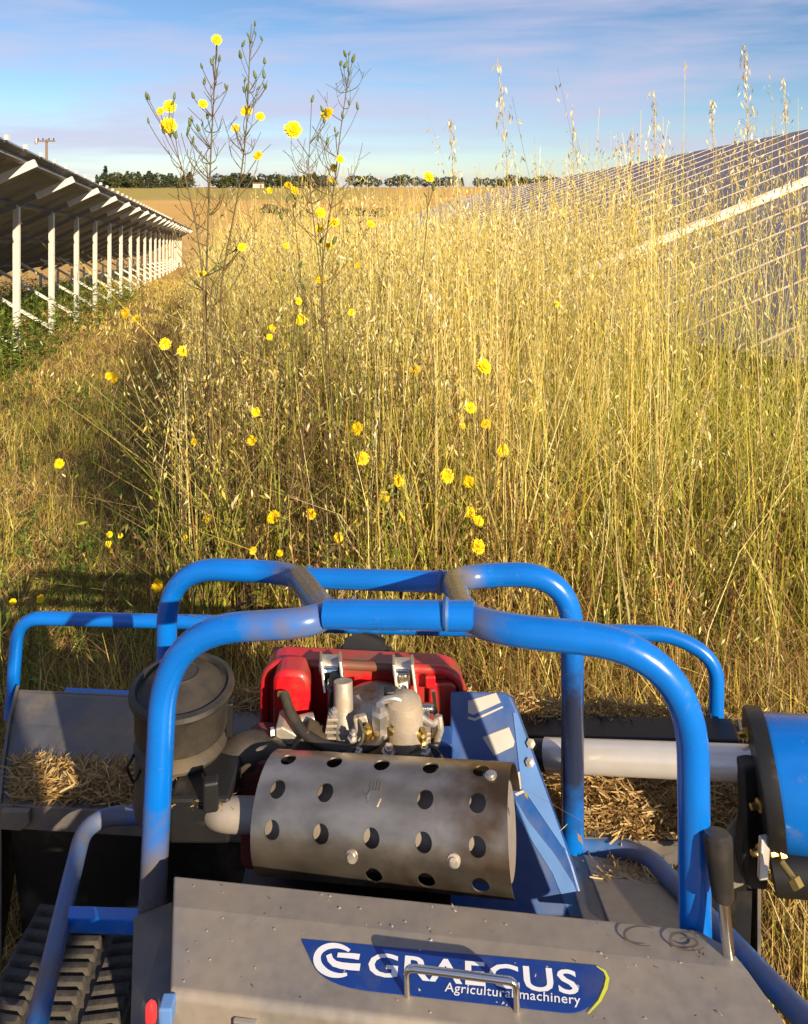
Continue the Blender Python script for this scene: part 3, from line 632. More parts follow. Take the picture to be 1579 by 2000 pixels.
for a in (-1.75, -3.6, .1):
    c = ac-ax*.03 + Vector((math.cos(a)*.083, math.sin(a)*.083, 0)); MB().box(c+Vector((0, 0, -.03)), (.012, .012, .06), rz=a).build('clip', M['black'], acn, smooth=False, bevel=.002)
MB().tube(fillet([ac-ax*.15+Vector((.055, -.01, .0)), U(480, 1462, 1.36), U(545, 1478, 1.38)], .05), [.034]*2+[.033]*7+[.03]*1, 18).build('intake_duct', M['plastic'], acn)
MB().tube([U(262, 1475, 1.31), U(248, 1500, 1.31), U(262, 1530, 1.31), U(275, 1505, 1.31)], .003, 6).build('breather_loop', M['black'], acn)
# dirty bracket plate under the air cleaner, black band
MB().box(*bxp(330, 1560, 450, 1650, 1.24, .14)).build('filter_bracket', M['black'], MW, smooth=False, bevel=.006)
MB().box(*bxp(395, 1530, 425, 1590, 1.22, .02), rz=.2).build('mounting_lug', M['black'], MW, smooth=False, bevel=.004)

# --- engine
EN = MB().box(*bxp(520, 1545, 905, 1720, 1.36, .20)).build('engine_block', M['black'], MW, smooth=False, bevel=.01)
def rrect(x0, y0, x1, y1, d, r, n=6, skew=0.0):
    pts = []
    for cx_, cy_, a0 in ((x1-r, y0+r, 0), (x0+r, y0+r, 90), (x0+r, y1-r, 180), (x1-r, y1-r, 270)):
        for k in range(n+1):
            a = math.radians(a0+90*k/n); px = cx_+r*math.cos(a); pts.append(U(px, cy_-r*math.sin(a)+skew*(px-x0), d))
    return pts
tk = MB().prism(rrect(514, 1288, 908, 1560, 1.50, 46, skew=.05), (0, .05, .0)).build('fuel_tank', M['red'], MW, bevel=.006)
rim = rrect(517, 1291, 905, 1560, 1.494, 44, 8, .05); rim.append(rim[0])
MB().tube(rim, .0085, 10, caps=False).build('tank_rim', M['red'], tk)
MB().prism(rrect(533, 1312, 606, 1452, 1.445, 26, skew=.03), (0, .055, 0)).build('tank_boss', M['red'], tk, bevel=.008)
MB().prism(rrect(838, 1335, 893, 1440, 1.485, 14), (0, .015, 0)).build('tank_panel', M['red'], tk, bevel=.004)
MB().box(*bxp(832, 1322, 852, 1346, 1.478, .02)).build('tank_tab', M['red'], tk, smooth=False, bevel=.003)
MB().prism([U(528, 1284, 1.545), U(888, 1304, 1.545), U(870, 1289, 1.60), U(536, 1266, 1.60)], (0, 0, .004)).build('tank_top', M['redtop'], tk, smooth=False, bevel=.002)
cp = U(712, 1284, 1.59)
cap = MB().lathe(cp-Vector((0, 0, .01)), (0, 0, 1), [(.046, 0), (.048, .006), (.048, .03), (.044, .036), (.012, .038), (0, .038)], 12).build('fuel_cap', M['plastic'], tk)
for k in range(8):
    a = k*math.pi/4; MB().box(cp+Vector((math.cos(a)*.049, math.sin(a)*.049, .006)), (.012, .016, .028), rz=a).build('grip_rib', M['plastic'], cap, smooth=False, bevel=.003)
# tank brackets: paired plates with a bright spacer
for x0, x1, y0 in ((628, 665, 1272), (770, 806, 1278)):
    for xx in (x0, x1): MB().prism([U(xx-3, y0, 1.50), U(xx-3, y0+20, 1.44), U(xx+5, y0+82, 1.42), U(xx+5, y0+60, 1.50)], (.005, 0, 0)).build('bracket_plate', M['zinc'], tk, smooth=False, bevel=.001)
    MB().tube([U(x0, y0+25, 1.48), U(x1, y0+26, 1.475)], .017, 16).build('bracket_spacer', M['zinc'], tk)
    MB().box(*bxp(x0+2, y0+36, x1-3, y0+80, 1.45, .03)).build('bracket_clamp', M['chrome'], tk, smooth=False, bevel=.005)
    MB().lathe(U((x0+x1)/2, y0+70, 1.435), (0, -1, .3), [(.009, 0), (.009, .006), (.005, .012), (0, .012)], 12).build('bolt', M['chrome'], tk)
# cylinder head and rocker cover
hd = MB().lathe(U(735, 1478, 1.43), (0, -.1, 1), [(.080, -.08), (.080, 0), (.082, .05), (.079, .075), (.068, .098), (.045, .11), (0, .113)], 28).build('rocker_cover', M['alurust'], MW)
MB().tube([U(671, 1330, 1.40), U(672, 1400, 1.385), U(676, 1470, 1.375)], [.017, .018, .018], 16).build('pushrod_tube', M['alu'], hd)
MB().box(*bxp(640, 1345, 668, 1430, 1.40, .06)).build('head_flange', M['black'], hd, smooth=False, bevel=.006)
MB().lathe(U(790, 1440, 1.36), (0, -.05, 1), [(.030, -.02), (.034, 0), (.034, .05), (.03, .068), (.015, .078), (0, .08)], 24).build('cover_dome', M['alu'], hd)
inj = U(744, 1402, 1.345)
MB().lathe(inj-Vector((0, 0, .03)), (0, -.15, 1), [(.014, 0), (.014, .022), (.016, .024), (.016, .046), (.010, .05), (.008, .06)], 6).build('injector', M['zinc'], hd)
MB().box(*bxp(752, 1352, 772, 1380, 1.36, .02), rz=.2).build('lifting_tab', M['black'], hd, smooth=False, bevel=.003)
MB().tube(fillet([inj+Vector((0, 0, .02)), U(748, 1368, 1.345), U(775, 1362, 1.345), U(848, 1418, 1.36), U(857, 1395, 1.38), U(853, 1440, 1.38)], [0, .02, .02, .012, .012, 0], 7), .0058, 12).build('injector_pipe', M['zinc'], hd)
for x, y in ((718, 1432), (768, 1428), (735, 1447), (825, 1440)):
    MB().lathe(U(x, y, 1.34), (.1, -.4, 1), [(.008, -.01), (.009, 0), (.009, .01), (.005, .012), (.005, .02), (0, .021)], 6).build('bolt', M['brass'], hd)
for k in range(6):
    MB().box(*bxp(640-2*k, 1405+k*12, 668, 1410+k*12, 1.37, .08)).build('cooling_fin', M['alu'], hd, smooth=False, bevel=.001)
    MB().box(*bxp(800, 1432+k*9, 842, 1437+k*9, 1.35, .08)).build('cooling_fin', M['alu'], hd, smooth=False, bevel=.001)
MB().tube([U(818, 1384, 1.42), U(848, 1385, 1.42)], .008, 12).build('spring', M['chrome'], hd)
for k in range(7): MB().lathe(U(820+k*4, 1384, 1.42), (1, 0, 0), [(.008, -.002), (.0105, 0), (.008, .002)], 14).build('spring_coil', M['chrome'], hd)
MB().prism([U(844, 1352, 1.42), U(850, 1350, 1.42), U(856, 1392, 1.42), U(849, 1402, 1.42)], (0, .004, 0)).build('throttle_arm', M['chrome'], hd, smooth=False)
MB().box(*bxp(842, 1438, 858, 1452, 1.37, .02)).build('pipe_nut', M['brass'], hd, smooth=False, bevel=.003)
# linkage, studs, wiring and clips crowding the head
for x, y, d, r_, h_ in ((702, 1470, 1.33, .007, .016), (690, 1440, 1.34, .006, .02), (760, 1465, 1.33, .008, .014), (812, 1425, 1.35, .007, .018), (830, 1462, 1.34, .007, .014), (655, 1392, 1.38, .007, .012), (800, 1396, 1.34, .006, .012)):
    MB().lathe(U(x, y, d), (rnd.uniform(-.2, .2), -.5, 1), [(r_*1.6, -.004), (r_*1.6, 0), (r_, .001), (r_, h_*.7), (r_*.5, h_*.75), (r_*.5, h_), (0, h_)], 6).build('stud', M['zinc'], hd)
MB().tube(fillet([U(700, 1400, 1.35), U(715, 1440, 1.33), U(690, 1470, 1.325), U(650, 1480, 1.33)], .04, 5), .0035, 8).build('return_hose', M['hose'], hd)
MB().tube(fillet([U(800, 1470, 1.33), U(840, 1452, 1.34), U(860, 1470, 1.36), U(872, 1500, 1.38)], .03, 5), .003, 8).build('wire', M['hose'], hd)
MB().prism([U(690, 1405, 1.345), U(716, 1398, 1.345), U(728, 1420, 1.345), U(722, 1448, 1.345), U(700, 1452, 1.345)], (0, .012, 0)).build('injector_clamp', M['alu'], hd, smooth=False, bevel=.003)
MB().prism([U(770, 1440, 1.335), U(812, 1432, 1.335), U(838, 1456, 1.335), U(835, 1484, 1.335), U(772, 1482, 1.335)], (0, .03, 0)).build('pump_body', M['alurust'], hd, smooth=False, bevel=.005)
MB().prism([U(600, 1430, 1.36), U(640, 1450, 1.36), U(650, 1482, 1.36), U(560, 1480, 1.36)], (0, .04, 0)).build('baffle', M['dusty'], hd, smooth=False, bevel=.003)
MB().tube([U(858, 1398, 1.37), U(862, 1425, 1.365), U(852, 1456, 1.36)], .006, 8).build('governor_link', M['zinc'], hd)
# manifold flange at the left, fuel hose
MB().prism([U(538, 1424, 1.38), U(553, 1420, 1.38), U(610, 1452, 1.38), U(618, 1461, 1.38), U(540, 1459, 1.38)], (0, .05, 0)).build('intake_flange', M['alu'], EN, smooth=False, bevel=.003)
MB().tube([U(586, 1412, 1.41), U(612, 1406, 1.42)], .013, 12).build('flange_stud', M['zinc'], EN)
MB().lathe(U(536, 1430, 1.365), (-1, -.3, 0), [(.008, 0), (.008, .006), (0, .007)], 6).build('bolt', M['chrome'], EN)
hose = fillet([U(556, 1355, 1.425), U(566, 1390, 1.40), U(592, 1432, 1.37), U(640, 1462, 1.345), U(700, 1466, 1.335), U(740, 1448, 1.335), U(747, 1420, 1.345)], .08, 6)
MB().tube(hose, .0092, 14).build('fuel_hose', M['hose'], MW)
MB().tube([U(545, 1356, 1.43), U(566, 1357, 1.425)], .006, 8).build('hose_clip', M['brass'], MW)
# shroud plate below the head, above the muffler guard
MB().box(*bxp(528, 1486, 850, 1496, 1.34, .05)).build('heat_shield', M['black'], MW, smooth=False, bevel=.002)
MB().box(*bxp(845, 1455, 885, 1490, 1.38, .05)).build('blue_bracket', M['gplate'], MW, smooth=False, bevel=.003)
MB().prism(rrect(470, 1488, 530, 1700, 1.335, 20), (0, .1, 0)).build('recoil_housing', M['redtop'], MW, bevel=.004)

# --- muffler and perforated guard
GA, GB = U(533, 1586, 1.255), U(1008, 1622, 1.165)
gx = (GB-GA).normalized(); gl = (GB-GA).length; gu = (Vector((0, 0, 1)) - gx*gx.z).normalized(); gw = gx.cross(gu).normalized()
if gw.y > 0: gw = -gw                                      # gw points towards the operator
GR = .083
def gp(u, th, r=GR): return GA + gx*(u*gl) + (gw*math.cos(th)+gu*math.sin(th))*r
gm = MB(); NC, NR = 5, 6; th0, th1 = math.radians(-28), math.radians(182)
holes = {}
for r_ in range(NR):
    for c_ in range(NC):
        u0, u1 = c_/NC, (c_+1)/NC; t0, t1 = th0+(th1-th0)*r_/NR, th0+(th1-th0)*(r_+1)/NR
        has = not ((r_ == 2 and c_ == 2) or (r_ == 0 and c_ < 2))
        cu, ct = (u0+u1)/2 - .012, (t0+t1)/2; ru = .0128/gl; rt = .0128/GR
        K = 24
        sq = []
        for k in range(K):
            a = 2*math.pi*k/K - math.pi/4*1.0; ca, sa = math.cos(a), math.sin(a); m_ = max(abs(ca), abs(sa))
            sq.append(((u0+u1)/2 + (u1-u0)/2*ca/m_, (t0+t1)/2 + (t1-t0)/2*sa/m_, cu + ru*ca, ct + rt*sa))
        vs = [gp(s[0], s[1]) for s in sq] + [gp((s[0]+s[2])/2, (s[1]+s[3])/2) for s in sq] + [gp(s[2], s[3]) for s in sq]
        fs = [(k, (k+1) % K, K+(k+1) % K, K+k) for k in range(K)] + [(K+k, K+(k+1) % K, 2*K+(k+1) % K, 2*K+k) for k in range(K)]
        if not has:
            vs += [gp(cu, ct)]; fs += [(2*K+k, 2*K+(k+1) % K, 3*K) for k in range(K)]
        gm.add(vs, fs)
guard = gm.build('muffler_guard', M['guard'], MW)
bg_ = bmesh.new(); bg_.from_mesh(guard.data); bmesh.ops.remove_doubles(bg_, verts=bg_.verts, dist=.0003); bmesh.ops.recalc_face_normals(bg_, faces=bg_.faces)
bg_.to_mesh(guard.data); bg_.free()
sd = guard.modifiers.new('solid', 'SOLIDIFY'); sd.thickness = .0022; sd.offset = -1
es = guard.modifiers.new('split', 'EDGE_SPLIT'); es.split_angle = math.radians(35)
mf = MB().lathe(GA+gx*(.03*gl), gx, [(.03, -.02), (.060, 0), (.062, .01), (.062, gl*.93), (.06, gl*.95), (0, gl*.95)], 32).build('muffler', M['muffler'], MW)
for u, deg in ((.93, 88), (.41, 8), (.80, 12)):
    th = math.radians(deg); nrm_ = (gw*math.cos(th)+gu*math.sin(th)); MB().lathe(gp(u, th), nrm_, [(.0095, -.001), (.0095, .0012), (.006, .0016), (.006, .0042), (0, .0046)], 14).build('guard_bolt', M['zinc'], guard)
# embossed open hand
hc_u, hc_t = .49, math.radians(60)
def hpt(a, b, h=.0008): return gp(hc_u + a/gl, hc_t + b/GR, GR+h)
def blob(pts, name): MB().prism([hpt(a, b) for a, b in pts], (gw*math.cos(hc_t)+gu*math.sin(hc_t))*.0014).build(name, M['guard'], guard, smooth=False, bevel=.0005)
blob([(-.009, -.012), (.006, -.015), (.011, -.004), (.008, .006), (-.008, .006), (-.013, -.003)], 'hand_palm')
for i, (xx, l) in enumerate(((-.0075, .013), (-.0025, .016), (.0025, .016), (.0072, .012))):
    blob([(xx-.0019, .0065), (xx+.0019, .0065), (xx+.0019, .0065+l), (xx-.0019, .0065+l)], 'hand_finger')
blob([(-.0135, -.002), (-.011, -.006), (-.019, .006), (-.020, .003)], 'hand_thumb')
# exhaust stub
MB().tube(fillet([U(415, 1560, 1.30), U(425, 1590, 1.245), U(512, 1592, 1.245)], .05, 9), .0245, 22).build('exhaust_stub', M['muffler'], MW)
MB().tube([U(508, 1592, 1.246), U(545, 1594, 1.246)], .034, 20).build('exhaust_collar', M['black'], MW)

# --- belt guard with printed chevrons
BA, BB, BC = U(918, 1348, 1.47), U(1000, 1354, 1.455), U(1148, 1776, 1.27)
bn = (BB-BA).cross(BC-BA).normalized(); bn = bn if bn.y < 0 else -bn
def bq(x, y, h=0): return on_plane(x, y, BA+bn*h, bn)
bgp = [bq(x, y) for x, y in ((880, 1350), (985, 1352), (998, 1360), (1010, 1385), (1075, 1565), (1120, 1690), (1150, 1790), (880, 1790))]
bguard = MB().prism(bgp, -bn*.05).build('belt_guard', M['gplate'], MW, smooth=False, bevel=.004)
def bprint(pts, m, nm, h=.0012): MB().prism([bq(x, y, h) for x, y in pts], -bn*.0008).build(nm, m, bguard, smooth=False)
bprint([(915, 1369), (970, 1353), (979, 1372), (925, 1396), (915, 1392)], M['gprint'], 'guard_chevron')
bprint([(915, 1399), (928, 1403), (982, 1379), (984, 1382), (928, 1408), (915, 1404)], M['gprint'], 'guard_chevron')
bprint([(943, 1440), (995, 1420), (1006, 1448), (1004, 1458), (966, 1476), (962, 1470)], M['gprint'], 'guard_chevron')
bprint([(998, 1518), (1024, 1501), (1036, 1533), (1016, 1542)], M['gprint'], 'guard_chevron')
bprint([(1006, 1550), (1038, 1536), (1039, 1541), (1010, 1555)], M['gprint'], 'guard_chevron')
sw = [(1008, 1590), (1045, 1650), (1080, 1705), (1115, 1790), (1146, 1790), (1120, 1725), (1085, 1670), (1030, 1600), (1008, 1562)]
bprint(sw, M['gprint2'], 'guard_swoosh')
bprint([(1003, 1392), (1010, 1392), (1108, 1662), (1098, 1652), (1036, 1560), (1020, 1540)], M['gprint2'], 'guard_swoosh', .0016)
for x, y in ((1038, 1452), (1036, 1489)): MB().lathe(bq(x, y), bn, [(.008, -.01), (.008, .006), (.004, .007), (0, .008)], 6).build('bolt', M['zinc'], bguard)
# tan skid plate right of the belt guard
MB().prism([U(1100, 1660, 1.42), U(1145, 1660, 1.42), U(1215, 1800, 1.20), U(1140, 1800, 1.20)], (0, 0, -.006)).build('skid_plate', M['deck'], MW, smooth=False, bevel=.002)
MB().prism([U(1140, 1668, 1.40), U(1330, 1700, 1.36), U(1390, 1830, 1.15), U(1190, 1800, 1.19)], (0, 0, -.006)).build('floor_sheet', M['hood'], MW, smooth=False, bevel=.002)

# --- hydraulic ram, motor with flange at the right
MB().tube([U(1068, 1474, 1.50), U(1488, 1492, 1.36)], .0285, 28).build('drive_tube', M['tube'], MW)
MB().tube([U(1046, 1474, 1.505), U(1074, 1475, 1.50)], .0265, 24).build('tube_collar', M['black'], MW)
MB().lathe(U(1040, 1455, 1.49), (-.2, -1, .2), [(.009, 0), (.009, .008), (0, .009)], 6).build('bolt', M['brass'], MW)
ma, mb_ = U(1508, 1524, 1.345), U(1740, 1545, 1.30); mxd = (mb_-ma).normalized()
mot = MB().lathe(ma, mxd, [(.085, 0), (.098, .0), (.100, .006), (.100, .20), (.09, .22), (0, .22)], 40).build('drive_housing', M['blue'], MW)
MB().lathe(ma, mxd, [(.02, -.03), (.106, -.028), (.108, -.024), (.108, -.001), (.10, 0)], 40).build('flange', M['black'], mot)
for x, y, d in ((1452, 1434, 1.38), (1492, 1478, 1.31), (1478, 1572, 1.30), (1480, 1662, 1.28), (1516, 1664, 1.26)):
    MB().lathe(U(x+14, y, d), (-1, -.2, .02), [(.011, 0), (.011, .010), (.0055, .011), (.0055, .024), (0, .025)], 6).build('flange_bolt', M['brass'], mot)
MB().prism([U(1452, 1500, 1.33), U(1500, 1490, 1.33), U(1502, 1740, 1.29), U(1462, 1738, 1.29), U(1448, 1690, 1.30), U(1456, 1600, 1.31)], (0, .03, 0)).build('motor_bracket', M['black'], MW, smooth=False, bevel=.004)
MB().prism([U(1400, 1650, 1.34), U(1446, 1590, 1.34), U(1454, 1730, 1.32), U(1434, 1738, 1.32), U(1400, 1720, 1.33)], (0, .006, 0)).build('gusset', M['deck'], MW, smooth=False, bevel=.002)
MB().prism([U(1487, 1640, 1.26), U(1508, 1636, 1.26), U(1502, 1720, 1.24), U(1484, 1722, 1.24)], (0, .01, 0)).build('strap_plate', M['zinc'], MW, smooth=False, bevel=.002)
MB().tube([U(1500, 1655, 1.33), U(1720, 1668, 1.29)], .022, 18).build('lower_housing', M['blue_dirty'], MW)
MB().tube([U(1508, 1700, 1.28), U(1720, 1715, 1.24)], .034, 18).build('hydraulic_body', M['black'], MW)
MB().tube([U(1528, 1685, 1.22), U(1552, 1718, 1.20)], .0055, 10).build('grease_bolt', M['brass'], MW)
MB().lathe(U(1550, 1716, 1.20), (.3, -.6, -.6), [(.011, 0), (.011, .012), (.006, .013), (0, .013)], 6).build('bolt_head', M['brass'], MW)
MB().prism([U(1440, 1740, 1.28), U(1456, 1740, 1.28), U(1450, 1900, 1.2), U(1436, 1900, 1.2)], (.012, 0, 0)).build('strap', M['black'], MW, smooth=False)

# --- control lever
l0, l1 = U(1427, 1895, .965), U(1413, 1752, .985)
lev = MB().tube([l0, l1], .0075, 14).build('control_lever', M['chrome'], MW)
ld = (l1-l0).normalized()
MB().lathe(l1-ld*.004, ld, [(.0105, 0), (.0135, .004), (.0155, .03), (.0185, .062), (.0185, .070), (.015, .074), (0, .0745)], 24).build('lever_knob', M['plastic'], lev)

# ---------------------------------------------------------------- vegetation
def blades(x, y, h, yaw, lean, curve, w, c0, c1, segs=3, z0=None, tipw=.15, cm=None, tm=.5):
    n = len(x); k = segs+1; t = np.linspace(0, 1, k)[None, :]
    if z0 is None: z0 = gza(y)
    dx, dy = np.cos(yaw)[:, None], np.sin(yaw)[:, None]
    hor = h[:, None]*(lean[:, None]*t + curve[:, None]*t**2.4)
    ver = h[:, None]*(t - .35*np.abs(curve)[:, None]*t**3)
    P = np.stack([x[:, None]+dx*hor, y[:, None]+dy*hor, z0[:, None]+ver], -1)
    fa = rg.uniform(0, np.pi, n); sx, sy = np.cos(fa)[:, None], np.sin(fa)[:, None]*.6
    ww = w[:, None]*(1-(1-tipw)*t**1.5)*.5
    S = np.stack([sx*ww, sy*ww, 0*ww], -1)
    V = np.stack([P-S, P+S], 2).reshape(-1, 3)
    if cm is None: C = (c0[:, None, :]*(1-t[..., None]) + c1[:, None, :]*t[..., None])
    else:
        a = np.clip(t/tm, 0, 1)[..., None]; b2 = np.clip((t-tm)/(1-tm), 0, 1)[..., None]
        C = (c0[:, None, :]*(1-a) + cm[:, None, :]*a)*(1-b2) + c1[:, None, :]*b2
    C = np.repeat(C, 2, 1).reshape(-1, 3)
    b = (np.arange(n)*2*k)[:, None] + (np.arange(segs)*2)[None, :]
    F = np.stack([b, b+1, b+3, b+2], -1).reshape(-1, 4)
    return V, F, C, P[:, -1], P
def join(parts):
    o = 0; Vs, Fs, Cs = [], [], []
    for V, F, C in parts: Vs.append(V); Fs.append(F+o); Cs.append(C); o += len(V)
    return np.concatenate(Vs), np.concatenate(Fs), np.concatenate(Cs)
def cols(n, palette, weights, jit=.22):
    p = np.array(palette); i = rg.choice(len(p), n, p=np.array(weights)/sum(weights))
    return p[i]*rg.uniform(1-jit, 1+jit, (n, 1))
def spikelets(pos, size, drop, c):
    n = len(pos); a = rg.uniform(0, 6.283, n)
    dirv = np.stack([np.cos(a)*.55, np.sin(a)*.55, -drop], 1); dirv /= np.linalg.norm(dirv, axis=1)[:, None]
    s = np.cross(dirv, rg.normal(size=(n, 3))); s /= np.linalg.norm(s, axis=1)[:, None]
    L = size[:, None]; W_ = L*.125
    V = np.stack([pos, pos+dirv*L*.42+s*W_, pos+dirv*L, pos+dirv*L*.42-s*W_], 1).reshape(-1, 3)
    return V, np.arange(n*4).reshape(-1, 4), np.repeat(c, 4, 0)
def panicles(P, n_per, c_pal, size=.022, top=.24, spread=.055):
    parts = []; n, k, _ = P.shape
    for q in range(n_per):
        t = 1-top*rg.uniform(0, 1, n)**1.0; f = t*(k-1); i = np.minimum(f.astype(int), k-2); fr = (f-i)[:, None]
        ar = np.arange(n); p = P[ar, i]*(1-fr) + P[ar, i+1]*fr
        a = rg.uniform(0, 6.283, n); r = spread*rg.uniform(.15, 1, n)*(1-(t-(1-top))/top*.6)
        p = p + np.stack([np.cos(a)*r, np.sin(a)*r, -rg.uniform(0, .03, n)], 1)
        parts.append(spikelets(p, size*rg.uniform(.7, 1.25, n), rg.uniform(.2, 1.6, n), cols(n, c_pal, [1]*len(c_pal), .2)))
    return join(parts)
def XB(y): return -.07-.265*y                              # edge of the standing grass beside the mown strip
def patch(n, y0, y1, xl, xr, power=1.0, fr=.64, clump=0):
    y = y0+(y1-y0)*rg.uniform(0, 1, n*3)**power; u = rg.uniform(0, 1, n*3)
    a = np.maximum(xl(y), -.60*y-.2); b = np.minimum(xr(y), fr*y+.2)
    ok = b > a
    x = a+(b-a)*u
    k = np.flatnonzero(ok)[:n]; x, y = x[k], y[k]
    if clump:
        m = len(x); nc = max(1, m//clump); i = rg.integers(0, nc, m); pull = rg.uniform(0, 1, m) < .75
        x = np.where(pull, x[i]+rg.normal(0, .035, m)*np.clip(y/4, 1, 3), x); y = np.where(pull, y[i]+rg.normal(0, .035, m)*np.clip(y/4, 1, 3), y)
    return x, y
STRAW = [(.70, .55, .13), (.80, .67, .22), (.60, .44, .09), (.82, .73, .40)]
GREEN = [(.17, .23, .022), (.29, .33, .03), (.42, .42, .05), (.09, .14, .022)]
BROWN = [(.27, .16, .075), (.36, .22, .09), (.20, .11, .06), (.42, .27, .11)]
RUST = [(.40, .17, .06), (.34, .13, .05)]
ROOT = [(.10, .11, .022), (.15, .085, .04), (.22, .11, .045), (.07, .06, .025)]  # green-brown stem feet, darkened to deepen the shade low in the stand
def greenness(x, y):
    return np.array([noise.noise(Vector((a*.9+3, b*.7, 5))) for a, b in zip(x, y)])
right_edge = lambda y: 3.75-.235*y+0*y
def mixpal(x, y, base=0.0):
    n = len(x); g = np.clip(.38+.9*greenness(x, y)+.22*(x/np.maximum(y, .1))*2+base, .04, .8)
    pick = rg.uniform(0, 1, n) < g
    c = np.where(pick[:, None], cols(n, GREEN, [2, 3, 3, 1]), cols(n, STRAW+RUST, [3, 3, 2, 2, .5, .3]))
    return c
parts = []
# tall stems with drooping oat heads
def stems(n, y0, y1, hlo, hhi, wlo, whi, power, per, segs=4, xl=XB, xr=right_edge, spike=.026, lean=.11, clump=14):
    x, y = patch(n, y0, y1, xl, xr, power, clump=clump); m = len(x)
    if y1 <= 9:
        keep = (x/y < .39) | (rg.uniform(0, 1, m) < .38); x, y = x[keep], y[keep]; m = len(x)
    h = rg.uniform(hlo, hhi, m)*(1+.10*greenness(x*.7, y*.7))*(1+.11*np.clip((x/y+.12)/.25, 0, 1))
    edge = np.clip((x-XB(y))/.4, .7, 1.0); h = h*edge
    c = mixpal(x, y); top = cols(m, STRAW, [3, 3, 1, 2])
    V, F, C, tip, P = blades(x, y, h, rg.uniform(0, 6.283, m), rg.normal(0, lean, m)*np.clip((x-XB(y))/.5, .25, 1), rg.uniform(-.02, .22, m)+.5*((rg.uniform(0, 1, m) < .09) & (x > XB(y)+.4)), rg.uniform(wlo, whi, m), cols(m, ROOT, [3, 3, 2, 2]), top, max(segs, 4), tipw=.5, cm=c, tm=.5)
    parts.append((V, F, C))
    if per: parts.append(panicles(P, per, STRAW+[(.66, .56, .32)], spike))
stems(900, 2.75, 5.0, .55, 1.2, .0018, .004, 1.0, 5, lean=.22)
stems(2500, 2.8, 5.0, 1.25, 1.8, .0020, .0046, 1.0, 8, lean=.15)
stems(420, 2.9, 6.5, 1.75, 2.05, .002, .004, 1.0, 16, clump=0)
stems(420, 2.9, 6.5, 1.8, 2.2, .002, .004, 1.0, 16, xl=lambda y: .16*y, clump=0)
stems(3600, 5.0, 9.0, 1.35, 2.05, .003, .0048, 1.0, 8, spike=.030)
stems(3600, 9.0, 18.0, 1.25, 2.0, .005, .009, 1.0, 8, 3, spike=.05)
stems(2600, 18.0, 60.0, 1.1, 1.6, .012, .03, 1.2, 6, 2, xr=lambda y: 3.4-.235*y, spike=.11)
# leaf blades
def leaves(n, y0, y1, hlo, hhi, wlo, whi, pal, wts, lean=.25, curve=.5, xl=XB, xr=right_edge, power=1.0, segs=3, mixed=False, clump=10):
    x, y = patch(n, y0, y1, xl, xr, power, clump=clump); m = len(x)
    c = mixpal(x, y, .1) if mixed else cols(m, pal, wts)
    c2 = c*.6+.4*cols(m, STRAW, [3, 3, 2, 1])
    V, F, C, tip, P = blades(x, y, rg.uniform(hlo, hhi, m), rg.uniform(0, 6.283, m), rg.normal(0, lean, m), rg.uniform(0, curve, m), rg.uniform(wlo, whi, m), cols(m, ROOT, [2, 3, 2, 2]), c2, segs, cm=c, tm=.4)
    parts.append((V, F, C)); return P
leaves(5200, 2.7, 5.5, .5, 1.3, .004, .010, None, None, .18, .55, mixed=True, clump=16)
leaves(2600, 2.75, 4.6, .5, 1.2, .005, .011, GREEN, [3, 4, 4, 1], .15, .5, clump=22, xl=lambda y: .02*y)
leaves(8000, 5.5, 11, .5, 1.2, .005, .010, None, None, .15, .45, mixed=True)
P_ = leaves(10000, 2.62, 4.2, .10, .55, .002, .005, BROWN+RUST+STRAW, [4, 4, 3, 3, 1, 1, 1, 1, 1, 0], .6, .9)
leaves(2600, 2.6, 3.8, .15, .6, .003, .008, GREEN, [2, 3, 3, 2], .4, .8, clump=20)
leaves(4500, 2.6, 3.3, .05, .35, .0015, .004, BROWN+RUST, [3, 3, 3, 2, 2, 2], .8, 1.0)
# twiggy brown weeds: a main stalk with many side branches and dry leaves
def twigs(n, y0, y1, xl, xr, hlo, hhi, nb, pal, wts, leafpal, lw):
    x, y = patch(n, y0, y1, xl, xr, 1.0, clump=5); m = len(x)
    V, F, C, tip, P = blades(x, y, rg.uniform(hlo, hhi, m), rg.uniform(0, 6.283, m), rg.normal(0, .28, m), rg.uniform(-.25, .35, m), rg.uniform(.003, .0055, m), cols(m, pal, wts), cols(m, pal, wts), 5, tipw=.5)
    parts.append((V, F, C)); ar = np.arange(m)
    for q in range(nb):
        t = rg.uniform(.25, .97, m); f = t*5; i = np.minimum(f.astype(int), 4); fr = (f-i)[:, None]; p = P[ar, i]*(1-fr)+P[ar, i+1]*fr
        V, F, C, tip, P2 = blades(p[:, 0], p[:, 1], rg.uniform(.07, .26, m), rg.uniform(0, 6.283, m), rg.normal(0, .9, m), rg.uniform(-.3, .5, m), rg.uniform(.0018, .003, m), cols(m, pal, wts), cols(m, pal, wts), 3, z0=p[:, 2], tipw=.5)
        parts.append((V, F, C))
        for k in (1, 2, 3):
            pk = P2[:, k]; sz = rg.uniform(.010, lw, m)
            parts.append(spikelets(pk, sz, rg.uniform(-1, 1, m), cols(m, leafpal, [1]*len(leafpal), .3)))
DK = [(.13, .075, .04), (.19, .10, .05), (.09, .06, .035), (.24, .14, .06), (.11, .12, .03)]
twigs(60, 2.75, 4.4, XB, lambda y: -.03*y, 1.2, 1.85, 14, DK+GREEN[:2], [2, 2, 2, 2, 2, 2, 1], DK+[(.20, .22, .05), (.30, .17, .10)], .03)
twigs(330, 2.72, 4.2, XB, lambda y: .08*y, .55, 1.3, 12, DK, [3, 3, 3, 2, 2], DK+[(.20, .22, .05), (.42, .32, .16), (.30, .17, .10)], .038)
